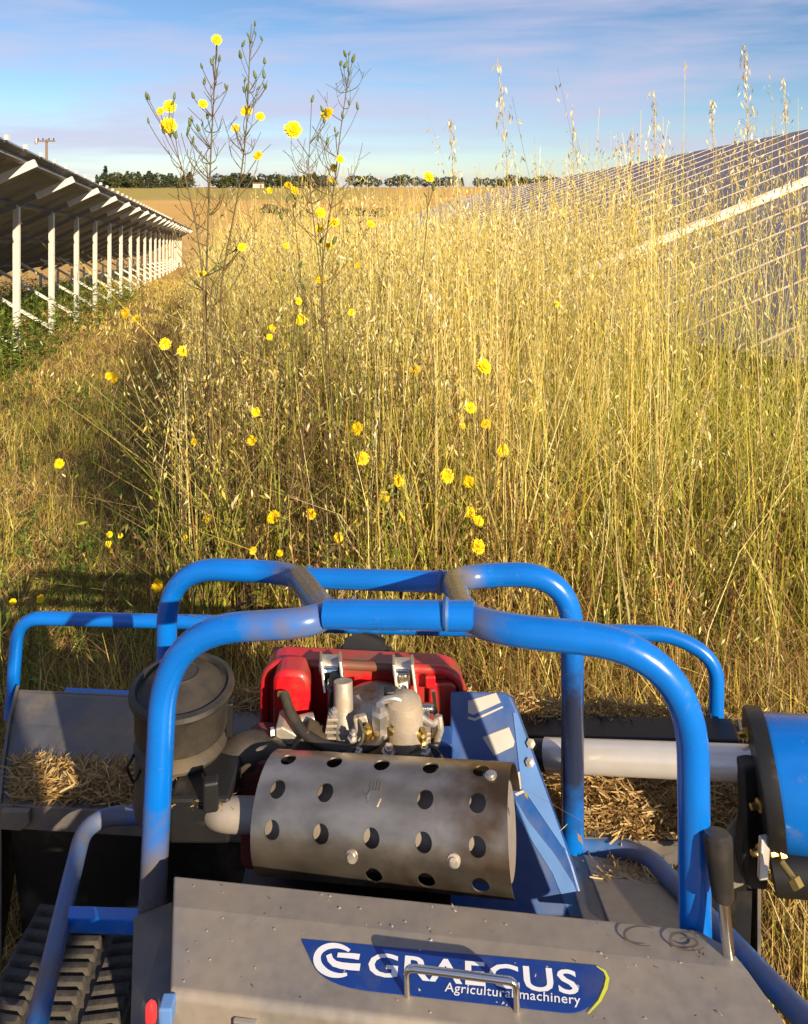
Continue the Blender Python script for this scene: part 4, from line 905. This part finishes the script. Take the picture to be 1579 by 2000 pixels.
twigs(140, 2.72, 3.6, XB, lambda y: .10*y, .35, .8, 12, DK+GREEN[:2], [2, 2, 2, 2, 2, 2, 2], GREEN+[(.24, .18, .08)], .045)
twigs(210, 2.66, 3.6, lambda y: .08*y, lambda y: .62*y, .25, .75, 11, DK+RUST, [3, 3, 2, 2, 1, 2, 2], DK+RUST+[(.45, .33, .16)], .03)
twigs(150, 3.4, 11., lambda y: XB(y)-.03, lambda y: XB(y)+.35, .5, 1.2, 9, DK, [3, 3, 3, 2, 2], DK+[(.20, .22, .05), (.42, .32, .16)], .05)  # dense dark weeds added along the edge to deepen its shade
# brown seeding weeds, thin and twiggy, in the left centre of the stand
x, y = patch(900, 2.75, 4.6, lambda y: XB(y)+.2, lambda y: .35*y/3, 1.0); m = len(x)
V, F, C, tip, P = blades(x, y, rg.uniform(.45, 1.05, m), rg.uniform(0, 6.283, m), rg.normal(0, .25, m), rg.uniform(-.2, .35, m), rg.uniform(.003, .0045, m), cols(m, BROWN+RUST, [3, 3, 3, 2, 2, 2]), cols(m, BROWN+STRAW, [3, 3, 2, 2, 1, 1, 1, 1]), 4, tipw=.5)
parts.append((V, F, C)); parts.append(panicles(P, 9, BROWN+[(.5, .4, .2), (.16, .17, .04)], .018, .6, .09))
# fallen and leaning stalks along the foot of the stand
x, y = patch(1500, 2.6, 3.9, lambda y: XB(y)+.45, right_edge, 1.0, clump=6); m = len(x)
V, F, C, tip, P = blades(x, y, rg.uniform(.35, 1.15, m), rg.uniform(0, 6.283, m), rg.normal(0, .75, m), rg.uniform(-.2, .6, m), rg.uniform(.002, .0045, m), cols(m, BROWN+STRAW, [3, 3, 2, 3, 2, 2, 2, 1]), cols(m, STRAW+BROWN, [3, 3, 2, 2, 1, 2, 0, 2]), 4, tipw=.4)
parts.append((V, F, C)); parts.append(panicles(P, 5, STRAW+BROWN[:2], .022, .4, .05))
leaves(9000, 2.58, 3.5, .05, .34, .0015, .004, BROWN+RUST+STRAW[:3], [4, 4, 3, 4, 2, 2, 1, 1, 2], 1.0, 1.0, clump=9)
V, F, C = join(parts)
tg = np_mesh('tall_grass', V, F, C, M['grass']); tag(tg, 'tall golden green wild oat grass standing between the solar tables', 'grass', kind='stuff')

# mown strip on the left
parts = []
left_lim = lambda y: -8.6-.235*(y-11.3)
def mown(n, y0, y1, hlo, hhi, wlo, whi, pal, wts, xl=left_lim, xr=XB, lean=.5, curve=.8, power=1.0, clump=8):
    x, y = patch(n, y0, y1, xl, xr, power, clump=clump); m = len(x)
    c = cols(m, pal, wts, .3)
    V, F, C, tip, P = blades(x, y, rg.uniform(hlo, hhi, m), rg.uniform(0, 6.283, m), rg.normal(0, lean, m), rg.uniform(-.3, curve, m), rg.uniform(wlo, whi, m), c, c*.85+.15*cols(m, STRAW, [2, 2, 2, 1]), 2)
    parts.append((V, F, C))
PALM = STRAW+GREEN+BROWN; WM = [4, 3, 5, 1, 1, 2, 1, 2, 6, 6, 5, 7]
mown(26000, 1.2, 6.0, .02, .085, .003, .006, PALM, WM, lean=.9)
mown(18000, 1.3, 5.5, .015, .05, .003, .006, BROWN+STRAW, [3, 3, 3, 3, 2, 1, 2, 1], lean=1.6)
mown(24000, 6.0, 14, .02, .10, .005, .010, PALM, WM, lean=.9)
mown(2800, 2.4, 12, .06, .22, .003, .007, GREEN+STRAW[:2], [4, 4, 3, 4, 2, 1], lean=.35, clump=30)
mown(12000, 14, 34, .05, .16, .012, .025, STRAW+GREEN[1:3]+BROWN, [4, 3, 3, 1, 2, 2, 2, 2, 1, 2])
twigs(70, 2.2, 8., lambda y: -.55*y, lambda y: XB(y)-.1, .12, .35, 6, DK+GREEN[:2], [2, 2, 2, 2, 2, 3, 3], GREEN+DK, .035)
mown(900, 1.6, 9, .15, .38, .003, .006, GREEN+STRAW, [2, 2, 2, 2, 2, 2, 2, 1], lean=.25, curve=.5)
# grass beside and under the machine on the right
mown(9000, 1.0, 2.7, .03, .22, .003, .006, PALM, WM, xl=lambda y: .62+0*y, xr=lambda y: 2.6+0*y)
mown(5000, 2.3, 2.75, .05, .35, .003, .006, PALM, WM, xl=lambda y: -1.0+0*y, xr=lambda y: 2.0+0*y)
V, F, C = join(parts)
mg = np_mesh('mown_grass', V, F, C, M['grass']); tag(mg, 'short mown grass strip beside the tall grass and under the mower', 'grass', kind='stuff')

# leafy green weeds round the left table's posts
def leafy(n, xl, xr, y0, y1, hlo, hhi, pal, wts, ll=.07, lh=.17):
    x, y = patch(n, y0, y1, xl, xr); m = len(x); h = rg.uniform(hlo, hhi, m)
    out = []
    c = cols(m, pal, wts)
    yaw = rg.uniform(0, 6.283, m)
    V, F, C, tip, P = blades(x, y, h, yaw, rg.normal(0, .18, m), rg.uniform(0, .2, m), np.full(m, .006), c*.8, c, 3, tipw=.5); out.append((V, F, C))
    for q in range(12):
        t = rg.uniform(.15, 1, m); f = t*3; i = np.minimum(f.astype(int), 2); fr = (f-i)[:, None]; ar = np.arange(m); p = P[ar, i]*(1-fr)+P[ar, i+1]*fr
        a = rg.uniform(0, 6.283, m); dv = np.stack([np.cos(a), np.sin(a), rg.uniform(-.1, .9, m)], 1); dv /= np.linalg.norm(dv, axis=1)[:, None]
        L = rg.uniform(ll, lh, m)[:, None]; s = np.cross(dv, np.array([0, 0, 1.0])); s /= np.maximum(np.linalg.norm(s, axis=1)[:, None], 1e-3)
        V = np.stack([p, p+dv*L*.5+s*L*.13, p+dv*L-np.array([0, 0, .02]), p+dv*L*.5-s*L*.13], 1).reshape(-1, 3)
        out.append((V, np.arange(m*4).reshape(-1, 4), np.repeat(c*rg.uniform(.7, 1.25, (m, 1)), 4, 0)))
    return out
WG = [(.14, .23, .035), (.20, .28, .045), (.10, .16, .035), (.27, .31, .06)]
parts = leafy(720, lambda y: -9.5-.235*(y-11.3), lambda y: -4.9-.235*(y-11.3), 8.6, 24, .25, .85, WG, [3, 3, 2, 2])
parts += leafy(90, lambda y: -4.4+0*y, lambda y: -3.2+0*y, 5.5, 8.6, .10, .3, WG, [3, 3, 2, 2], .03, .08)
parts += leafy(160, lambda y: XB(y)-1.3, lambda y: XB(y)+.1, 3.2, 9.0, .06, .22, WG, [2, 3, 4, 1], .025, .06)
parts += leafy(70, lambda y: -1.6+0*y, lambda y: XB(y)+.1, 2.4, 4.2, .12, .38, WG, [2, 3, 3, 2], .025, .06)
V, F, C = join(parts)
wd = np_mesh('weeds', V, F, C, M['leaf']); tag(wd, 'leafy green weeds growing round the posts of the left solar table', 'weeds', kind='stuff')

# cut straw lying on the deck
def straw_heap(name, label, quad, n, thick, tilt=.35, lmin=.010, lmax=.036, bias=1.0):
    u, v = rg.uniform(0, 1, n), rg.uniform(0, 1, n)**bias
    q = np.array([list(p) for p in quad])                   # corners: far-left, far-right, near-right, near-left
    p = (q[0][None]*(1-u)[:, None]+q[1][None]*u[:, None])*(1-v)[:, None] + (q[3][None]*(1-u)[:, None]+q[2][None]*u[:, None])*v[:, None]
    bump = np.array([.55+.6*noise.noise(Vector((a*9, b*9, 2))) for a, b in p[:, :2]])
    edge = np.minimum(1, np.minimum(np.minimum(u, 1-u)*7, np.minimum(v, 1-v)*5))
    p[:, 2] += .004 + rg.uniform(0, 1, n)*thick*np.clip(bump, .05, 1.2)*edge
    a = rg.uniform(0, 6.283, n); tl = rg.normal(0, tilt, n); L = rg.uniform(lmin, lmax, n)[:, None]
    dv = np.stack([np.cos(a)*np.cos(tl), np.sin(a)*np.cos(tl), np.abs(np.sin(tl))], 1); s = np.cross(dv, rg.normal(size=(n, 3))); s /= np.linalg.norm(s, axis=1)[:, None]
    W_ = rg.uniform(.0008, .0024, n)[:, None]
    V = np.stack([p-s*W_, p+s*W_, p+dv*L+s*W_*.6, p+dv*L-s*W_*.6], 1).reshape(-1, 3)
    c = cols(n, [(.50, .34, .13), (.58, .42, .19), (.38, .24, .09), (.30, .18, .07), (.62, .50, .28)], [3, 3, 3, 2, 1], .25)
    o = np_mesh(name, V, np.arange(n*4).reshape(-1, 4), np.repeat(c, 4, 0), M['grass']); tag(o, label, 'clippings', kind='stuff'); return o
def dq(u, v):                                              # a point on the deck sheet
    i = min(int(v*3), 2); f = v*3-i
    a = lerp(profL[i], profL[i+1], f); b = lerp(profR[i], profR[i+1], f); return lerp(a, b, u)
straw_heap('straw_clippings', 'loose straw clippings along the left of the mower deck', [dq(.012, .62), dq(.22, .62), dq(.22, .95), dq(.012, .95)], 2600, .026)
straw_heap('straw_clippings', 'thick golden straw heap on the right of the mower deck', [dq(.66, .50), dq(.985, .50), dq(.985, .98), dq(.62, .98)], 9000, .075)
straw_heap('straw_clippings', 'straw clippings along the front edge of the mower deck', [dq(.26, .0)+Vector((0, .03, .0)), dq(.99, .0)+Vector((0, .03, .0)), dq(.99, .12), dq(.26, .12)], 5200, .05)
straw_heap('straw_clippings', 'scattered clippings on the sheet below the right hoop leg', [U(1150, 1690, 1.38), U(1320, 1700, 1.36), U(1340, 1740, 1.30), U(1180, 1730, 1.30)], 260, .004, tilt=.08)
straw_heap('straw_clippings', 'chaff settled in the gaps round the engine head', [U(600, 1475, 1.40), U(860, 1478, 1.40), U(850, 1486, 1.33), U(600, 1484, 1.33)], 260, .02, lmin=.004, lmax=.016)
straw_heap('straw_clippings', 'straw bits caught under the round air cleaner', [U(340, 1560, 1.31)+Vector((0, 0, .0)), U(440, 1562, 1.31), U(440, 1570, 1.25), U(340, 1570, 1.25)], 500, .03)
# specks on the hood
n = 90; u, v = rg.uniform(.02, .97, n), rg.uniform(.03, .97, n)
pos = np.array([list(hp(a, b, .0015 if b > q else .0015-.007*(1-b/q))) for a, b in zip(u, v)]); a = rg.uniform(0, 6.28, n); L = rg.uniform(.001, .005, n)[:, None]; dv = np.stack([np.cos(a), np.sin(a), 0*a+.1], 1); s = np.stack([-np.sin(a), np.cos(a), 0*a], 1)
W_ = rg.uniform(.0005, .0014, n)[:, None]
V = np.stack([pos-s*W_, pos+dv*L*.5-s*W_*.6, pos+dv*L+s*W_, pos+s*W_], 1).reshape(-1, 3)
tag(np_mesh('debris', V, np.arange(n*4).reshape(-1, 4), np.repeat(cols(n, [(.6, .52, .4), (.3, .22, .14), (.7, .66, .6), (.05, .05, .05)], [3, 2, 2, 1]), 4, 0), M['grass']), 'dry specks of chaff scattered on the grey hood', 'debris', kind='stuff')

# --- yellow flowering plants, one by one
def flower_mesh(seed):
    r = random.Random(seed); b = MB()
    for ring, (n, l, w, el) in enumerate(((22, 1.0, .24, .10), (18, .80, .22, .34), (12, .52, .18, .7))):
        for k in range(n):
            a = 2*math.pi*(k+r.uniform(-.25, .25))/n; ll = l*r.uniform(.88, 1.08); e = el+r.uniform(-.1, .1)
            d = Vector((math.cos(a)*math.cos(e), math.sin(a)*math.cos(e), math.sin(e))); s = Vector((-math.sin(a), math.cos(a), 0)); z = Vector((0, 0, .06*ring))
            b.add([z+d*.08-s*w*.3, z+d*.08+s*w*.3, z+d*ll*.75+s*w*.5+Vector((0, 0, .03)), z+d*ll+s*w*.28, z+d*ll-s*w*.28, z+d*ll*.75-s*w*.5+Vector((0, 0, .03))], [(0, 1, 2, 5), (5, 2, 3, 4)])
    me = b.mesh('flower_head', smooth=False); me.materials.append(M['petal']); return me
FM = [flower_mesh(k) for k in range(3)]
cen = MB().lathe((0, 0, .1), (0, 0, 1), [(.30, 0), (.28, .12), (.16, .22), (0, .26)], 12).mesh('disc_florets'); cen.materials.append(M['petal2'])
cal = MB().lathe((0, 0, -.42), (0, 0, 1), [(.05, -.05), (.20, .02), (.26, .2), (.20, .42)], 10).mesh('calyx'); cal.materials.append(M['calyx'])
bud = MB().lathe((0, 0, 0), (0, 0, 1), [(.05, 0), (.26, .15), (.28, .45), (.14, .85), (.03, 1.0)], 8).mesh('bud'); bud.materials.append(M['calyx'])
lfm = MB().add([(0, 0, 0), (.12, .3, .02), (.28, .36, .03), (.16, .55, .05), (.24, .7, .06), (0, 1.0, .0), (-.24, .7, .06), (-.16, .55, .05), (-.28, .36, .03), (-.12, .3, .02)], [(0, 1, 9), (1, 2, 3, 9), (9, 3, 7, 8), (3, 4, 5, 7), (7, 5, 6)]).mesh('leaf', smooth=False); lfm.materials.append(M['calyx'])
NFLOWER = [0]
def place_flower(T, p, size, face, base):
    o = link_mesh('flower_head', FM[NFLOWER[0] % 3], None, T, p-base); NFLOWER[0] += 1; size *= rnd.uniform(.88, 1.1)
    o.rotation_euler = face.to_track_quat('Z', 'Y').to_euler(); o.scale = (size,)*3
    link_mesh('disc_florets', cen, None, o); link_mesh('calyx', cal, None, o)
def flower_plant(label, d, bx, stem_px, flowers, buds=(), r=.0040, mat='stem', nleaf=0, auto=0):
    X = (bx-CXP)/FPX*d; base = Vector((X, d, gz(d)))
    T = thing('flowering_plant', label, 'flower', base, 'yellow flowering plants in the tall grass')
    main = [base-Vector((0, 0, .02))] + [U(x, y, d+dd) for x, y, dd in [(s+(0,))[:3] for s in stem_px]]
    main = fillet(main, .12, 4); n = len(main)
    b = MB().tube(main, [r*(1-.6*i/(n-1)) for i in range(n)], 6)
    def attach(p):                                          # where a side branch leaves the main stem, below p
        best = None
        for i, m_ in enumerate(main):
            drop = p.z-m_.z
            if drop < .02: continue
            c = abs((p-m_).length - 1.0*max(.08, (Vector((p.x, p.y, 0))-Vector((m_.x, m_.y, 0))).length*1.7))
            if best is None or c < best[0]: best = (c, m_)
        return best[1] if best else main[-1]
    tips = []
    for (x, y, s) in flowers:
        dd = rnd.uniform(-.05, .05); p = U(x, y, d+dd)
        if (p-main[-1]).length > .03:
            a = attach(p); mid = lerp(a, p, .5) + Vector((rnd.uniform(-.015, .015), 0, -.25*abs(p.x-a.x)*.5)); b.tube(fillet([a, mid, p-Vector((0, 0, .006))], .1, 5), [r*.55]*3+[r*.4]*5, 5)
        tips.append((p, s/FPX*d/2))
    for (x, y, s) in buds:
        p = U(x, y, d+rnd.uniform(-.06, .06)); a = attach(p); mid = lerp(a, p, .6)+Vector((0, 0, -.15*abs(p.x-a.x))); b.tube(fillet([a, mid, p], .1, 3), r*.3, 4)
    if len(buds) > 4:                                       # bushy side twigs on the big plants
        for k in range(26):
            i = int(n*rnd.uniform(.18, .85)); a = main[min(i, n-1)]; l = rnd.uniform(.10, .34)*(1.15-i/n); an = rnd.uniform(0, 6.28); up_ = rnd.uniform(.5, 1.1)
            e = a+Vector((math.cos(an)*l*.6, math.sin(an)*l*.35, l*up_)); mid = lerp(a, e, .5)+Vector((math.cos(an)*l*.12, 0, -.02)); b.tube(fillet([a, mid, e], .1, 3), [r*.42]*3+[r*.25]*3, 4)
            for j in range(3):
                s_ = lerp(mid, e, rnd.random()); b.tube([s_, s_+Vector((rnd.uniform(-.05, .05), rnd.uniform(-.03, .03), rnd.uniform(.02, .07)))], r*.22, 4)
    b.build('stem', M[mat], T)
    for p, s in tips:
        f = Vector((rnd.uniform(-.6, .7), -1.0, rnd.uniform(.0, 1.1))).normalized(); place_flower(T, p, s, f, base)
    for (x, y, s) in buds:
        pass
    for (x, y, s) in buds:
        p = U(x, y, d); o = link_mesh('bud', bud, None, T, p-base); o.scale = (s/FPX*d*1.0, s/FPX*d*1.0, s/FPX*d*1.5); o.rotation_euler = (rnd.uniform(-.5, .5), rnd.uniform(-.5, .5), 0)
    for k in range(nleaf):
        m_ = main[min(int(n*rnd.uniform(.05, .5)), n-1)]; o = link_mesh('leaf', lfm, None, T, m_-base); l = rnd.uniform(.05, .11); o.scale = (l, l, l); o.rotation_euler = (rnd.uniform(.1, .7), 0, rnd.uniform(0, 6.28))
    return T
def rb(x0, x1, y0, y1, n, s=(7, 13), seed=1):
    r = random.Random(seed); return [(r.uniform(x0, x1), r.uniform(y0, y1), r.uniform(*s)) for _ in range(n)]
flower_plant('tallest dark stemmed plant at the left, its top yellow flower high in the sky', 2.95, 425, [(412, 900), (402, 600), (408, 420), (413, 290), (420, 160), (424, 84)], [(424, 78, 20), (397, 203, 20)], rb(395, 445, 95, 180, 8, seed=2)+rb(365, 415, 190, 280, 9, seed=3), .0052)
flower_plant('branching plant leaning left, three yellow flowers clustered above the left solar table', 2.9, 430, [(415, 800), (392, 480), (365, 350), (335, 270)], [(332, 208, 27), (330, 246, 36), (314, 217, 18)], rb(275, 350, 185, 290, 10, seed=4), .0042)
flower_plant('slender plant with four yellow flowers below a tall cluster of buds', 2.95, 445, [(437, 800), (430, 560), (470, 360), (484, 240), (488, 120), (492, 48)], [(482, 217, 26), (509, 228, 18), (461, 250, 20), (505, 304, 22)], rb(470, 520, 50, 190, 16, seed=5), .0044)
flower_plant('plant bearing the largest round yellow flower against the sky and one beside it', 2.85, 660, [(650, 800), (640, 640), (612, 420), (603, 330), (606, 280)], [(573, 254, 36), (640, 222, 27)], rb(595, 650, 200, 300, 6, seed=6), .0036)
flower_plant('thin plant with forked bud tips high in the sky right of the largest flower', 2.9, 640, [(632, 700), (628, 520), (655, 360), (665, 260), (680, 160), (690, 118)], [(665, 311, 18), (653, 328, 16), (650, 352, 16)], rb(662, 708, 105, 150, 7, seed=7)+rb(645, 700, 200, 270, 5, seed=8), .0036)
flower_plant('lone orange yellow flower just above the horizon in the middle', 2.9, 800, [(810, 700), (836, 420), (839, 352)], [(838, 346, 26)], rb(820, 850, 370, 410, 3, seed=9), .003)
flower_plant('pair of small yellow flowers level with the far field behind the tall plants', 3.1, 600, [(600, 700), (585, 500), (570, 385)], [(564, 362, 17), (576, 372, 17), (527, 372, 12)], rb(540, 600, 380, 440, 4, seed=10), .003)
flower_plant('plant with a triangle of three yellow flowers below the field edge', 2.95, 640, [(645, 800), (632, 600), (630, 470)], [(627, 416, 22), (624, 446, 19), (653, 435, 20), (725, 438, 18)], rb(610, 700, 450, 500, 4, seed=11), .003)
flower_plant('dark twig with one small yellow flower left of the triangle of three', 2.9, 425, [(430, 800), (410, 560), (440, 505)], [(473, 482, 18), (397, 535, 16)], rb(400, 470, 490, 540, 3, seed=12), .003)
flower_plant('plant with small yellow flowers scattered along its stem in mid stand', 2.95, 610, [(612, 900), (600, 700), (598, 600)], [(560, 480, 14), (643, 480, 14), (628, 545, 22), (700, 520, 14)], rb(570, 680, 500, 600, 4, seed=13), .003)
flower_plant('plant with paired yellow flowers one above the other right of the left hoop', 2.9, 560, [(570, 900), (570, 760), (575, 660)], [(584, 588, 17), (588, 624, 24), (533, 640, 14), (527, 658, 13)], (), .0042)
flower_plant('single small yellow flower in the middle of the straw coloured stand', 2.9, 700, [(700, 900), (690, 640)], [(688, 610, 16)], (), .004)
flower_plant('two yellow flowers over the mown strip beside the white posts', 5.2, 290, [(275, 760), (258, 650)], [(247, 612, 22), (267, 622, 15)], (), .004)
flower_plant('pair of bright yellow flowers leaning over the dark edge of the mown strip', 3.1, 400, [(390, 850), (350, 730)], [(323, 672, 23), (358, 686, 23)], rb(300, 370, 700, 760, 3, seed=14), .003)
flower_plant('double yellow flower low over the middle of the mown strip', 4.2, 250, [(235, 840), (220, 760)], [(215, 734, 18), (224, 738, 20)], (), .0042)
flower_plant('large yellow flower on a stalk at the right of the flower patch', 2.8, 960, [(962, 1000), (950, 800), (946, 730)], [(946, 716, 30), (813, 722, 20)], (), .0042)
flower_plant('lone tiny orange flower far right among green stems', 3.0, 1085, [(1090, 800), (1088, 610)], [(1088, 594, 15)], (), .0036)
flower_plant('plant with three yellow flowers stacked above the right hoop', 2.8, 955, [(960, 1000), (935, 900), (925, 820)], [(919, 797, 26), (904, 832, 13), (950, 828, 20)], (), .0042)
flower_plant('yellow flower beside the tall pale oat stalk, right of the patch', 2.78, 1000, [(1000, 1050), (986, 900)], [(983, 880, 26)], (), .0042)
flower_plant('plant with two round yellow flowers at the centre of the patch', 2.78, 720, [(725, 1100), (712, 960), (703, 870)], [(698, 836, 31), (709, 895, 29)], rb(660, 740, 820, 900, 3, seed=15), .003)
flower_plant('small yellow flower pair at the left of the patch above the hoop bend', 2.8, 505, [(505, 1050), (500, 900)], [(500, 805, 20), (493, 860, 20)], (), .0042)
flower_plant('plant with a round yellow flower over a smaller darker one at patch centre', 2.76, 790, [(790, 1120), (782, 960)], [(780, 937, 27), (752, 970, 20), (745, 913, 14), (787, 1013, 14)], (), .0042)
flower_plant('plant with two ragged yellow flowers side by side above the crossbar', 2.75, 895, [(890, 1120), (885, 980)], [(874, 930, 27), (916, 940, 25)], (), .0042)
flower_plant('plant with two touching yellow flowers just above the right hoop tube', 2.72, 925, [(930, 1140), (925, 1030)], [(920, 1002, 30), (936, 1018, 22)], (), .0042)
flower_plant('lowest yellow flower, seen edge on, right above the hoop junction', 2.7, 930, [(936, 1160), (935, 1080)], [(934, 1067, 30)], (), .0042)
flower_plant('plant with two yellow flowers low above the left hoop rail', 2.74, 560, [(560, 1150), (548, 1040)], [(535, 1010, 25), (608, 1005, 20), (495, 1075, 17), (548, 1080, 13)], (), .0042)
flower_plant('single yellow flower low above the front crossbar', 2.72, 665, [(668, 1150), (663, 1065)], [(662, 1050, 22)], (), .0042)
flower_plant('small pale yellow flowers at the shaded left edge of the tall grass', 2.85, 395, [(395, 1090), (390, 950)], [(405, 1013, 18), (380, 862, 16), (471, 980, 12), (362, 1050, 12)], (), .0042)
flower_plant('pale yellow flower alone in the mown strip at the far left', 3.6, 150, [(135, 1000), (118, 915)], [(117, 905, 20)], (), .0042)
flower_plant('cluster of small yellow florets on the shaded mown strip', 3.2, 195, [(200, 1100), (212, 1055)], [(215, 1044, 12), (212, 1063, 13), (236, 1046, 10), (218, 1075, 11)], (), .0042)
flower_plant('yellow flower in the shade right beside the left hoop bend', 2.6, 300, [(300, 1230), (306, 1160)], [(309, 1143, 26)], (), .0042)
flower_plant('small yellow flowers at the left border above the front guard tube', 2.75, 60, [(60, 1230), (55, 1190)], [(80, 1170, 16), (26, 1176, 15)], (), .0042)

# --- single oat stalks that stand out above the rest
def oat(label, d, bx, pts, per, tone='straw', spread=.06, top=.25, size=.026):
    X = (bx-CXP)/FPX*d; base = Vector((X, d, gz(d)))
    T = thing('oat_stalk', label, 'grass stalk', base, 'tall single oat stalks')
    path = fillet([base-Vector((0, 0, .02))]+[U(x, y, d) for x, y in pts], .25, 5); n = len(path)
    MB().tube(path, [.0032*(1-.65*i/(n-1)) for i in range(n)], 5).build('stem', M[tone], T)
    P = np.array([[list(p) for p in path]]); L_ = [0]
    for i in range(1, n): L_.append(L_[-1]+(path[i]-path[i-1]).length)
    tot = L_[-1]; parts = []; tw = MB()
    per = int(per*1.6)
    for k in range(per):
        s = tot*(1-top*rnd.random()); i = max(j for j in range(n-1) if L_[j] <= s); f = (s-L_[i])/max(1e-6, L_[i+1]-L_[i]); p = lerp(path[i], path[i+1], f)
        a = rnd.uniform(0, 6.28); r = spread*rnd.uniform(.2, 1)*(1.15-(s/tot-(1-top))/top); e = p+Vector((math.cos(a)*r, math.sin(a)*r, r*.3+.01))
        tw.tube([p, lerp(p, e, .6)+Vector((0, 0, .012)), e], .0007, 3, caps=False); parts.append(list(e))
    tw.build('branchlets', M['straw'], T)['kind'] = 'stuff'
    pos = np.array(parts); m = len(pos)
    V, F, C = spikelets(pos, size*rg.uniform(.8, 1.3, m), rg.uniform(.8, 2.5, m), cols(m, STRAW+[(.82, .76, .55)], [1, 2, 0, 3, 5], .10))
    o = np_mesh('spikelet', V-np.array(list(base)), F, C, M['grass'], T); o['kind'] = 'stuff'
oat('tallest pale oat stalk, straight up through the middle into the sky', 2.72, 985, [(984, 880), (992, 600), (995, 330), (972, 115)], 46, spread=.075, top=.30)
oat('oat stalk with a dense pale head near the upper right corner', 2.9, 1500, [(1490, 900), (1470, 500), (1455, 90)], 60, spread=.07, top=.26)
oat('oat stalk at the right border with drooping head', 2.85, 1570, [(1565, 900), (1545, 500), (1532, 160)], 40, spread=.06)
oat('thin oat stalk rising above the right solar table, left of two taller ones', 2.9, 1290, [(1292, 900), (1286, 500), (1278, 180)], 34, spread=.075)
oat('slim bare oat stalk standing alone over the horizon trees', 2.95, 1140, [(1140, 900), (1125, 480), (1118, 205)], 26, spread=.06)
oat('oat stalk with wide airy head right of the lone orange flower', 3.0, 905, [(900, 800), (895, 480), (880, 235)], 36, spread=.09, top=.24)
oat('stiff straw stalk in front of the crossbar, ending among the flowers', 2.62, 750, [(745, 1120), (738, 960), (733, 800)], 6, spread=.03, top=.1)
oat('smooth pale stalk right of the small central flower, without a spreading head', 2.75, 853, [(852, 800), (855, 620), (848, 440)], 14, spread=.03, top=.2)
oat('leaning straw stalk from the drive tube up to the right, low in the stand', 2.6, 1330, [(1320, 1250), (1345, 1000), (1385, 760)], 16, spread=.04)
oat('short oat stalk with loose head between the lone stalk and the solar table', 2.95, 1215, [(1212, 900), (1222, 600), (1235, 265)], 28, spread=.07)
oat('oat stalk with hanging spikelets close left of the dense upper right head', 2.95, 1400, [(1402, 900), (1400, 550), (1392, 200)], 34, spread=.075)

# ---------------------------------------------------------------- the photographer behind the camera (their shadow falls to the left)
pb = Vector((.37, -.6, gz(-.6)))
PE = thing('person', 'person in dark work clothes standing behind the mower, holding up a phone', 'person', pb)
def skin_body(name, verts, edges, rad, m, parent, root=0):
    me = bpy.data.meshes.new(name); me.from_pydata([Vector(v) for v in verts], edges, []); me.materials.append(m)
    o = link_mesh(name, me, None, parent); s = o.modifiers.new('skin', 'SKIN'); sub = o.modifiers.new('sub', 'SUBSURF'); sub.levels = 2; sub.render_levels = 2
    sv = me.skin_vertices[0].data
    for i, r in enumerate(rad): sv[i].radius = r if isinstance(r, tuple) else (r, r)
    sv[root].use_root = True; s.use_smooth_shade = True; return o
bv_ = [(0, 0, .95), (0, 0, 1.15), (0, .0, 1.38), (0, .01, 1.50), (0, .03, 1.60), (0, .04, 1.70),
       (-.19, 0, 1.43), (-.21, .10, 1.20), (-.08, .27, 1.47), (.19, 0, 1.43), (.21, .10, 1.20), (.08, .27, 1.47),
       (-.10, 0, .90), (-.12, .02, .50), (-.13, -.02, .09), (-.14, .12, .04), (.10, 0, .90), (.12, .02, .50), (.13, -.02, .09), (.14, .12, .04)]
be_ = [(0, 1), (1, 2), (2, 3), (3, 4), (4, 5), (2, 6), (6, 7), (7, 8), (2, 9), (9, 10), (10, 11), (0, 12), (12, 13), (13, 14), (14, 15), (0, 16), (16, 17), (17, 18), (18, 19)]
br_ = [(.16, .11), (.15, .105), (.17, .11), .06, (.085, .10), (.075, .09), .07, .05, .032, .07, .05, .032, .095, .065, .045, (.045, .03), .095, .065, .045, (.045, .03)]
skin_body('body', bv_, be_, br_, M['cloth'], PE)
MB().lathe(pb+Vector((0, .03, 1.60)), (0, 0, 1), [(.06, -.05), (.085, .0), (.095, .06), (.09, .11), (.05, .15), (0, .16)], 20).build('hair', M['hair'], PE)
for s in (-1, 1):
    hv_ = [(s*.08, .27, 1.47), (s*.075, .29, 1.54)]; ed = [(0, 1)]; rr = [.026, (.03, .016)]
    for k in range(4):
        z = 1.51+.02*k; i = len(hv_); hv_ += [(s*.078, .315, z), (s*.055, .325, z+.005), (s*.04, .318, z)]; ed += [(1, i), (i, i+1), (i+1, i+2)]; rr += [.009, .008, .007]
    i = len(hv_); hv_ += [(s*.06, .275, 1.545), (s*.035, .272, 1.56)]; ed += [(1, i), (i, i+1)]; rr += [.01, .008]
    skin_body('hand', hv_, ed, rr, M['skin'], PE)
ph = MB().box((.37, -.29, 1.575+gz(-.6)), (.075, .009, .155)).build('phone', M['black'], None, smooth=False, bevel=.003)
tag(ph, 'dark phone held upright in the hands of the person behind the mower', 'phone')
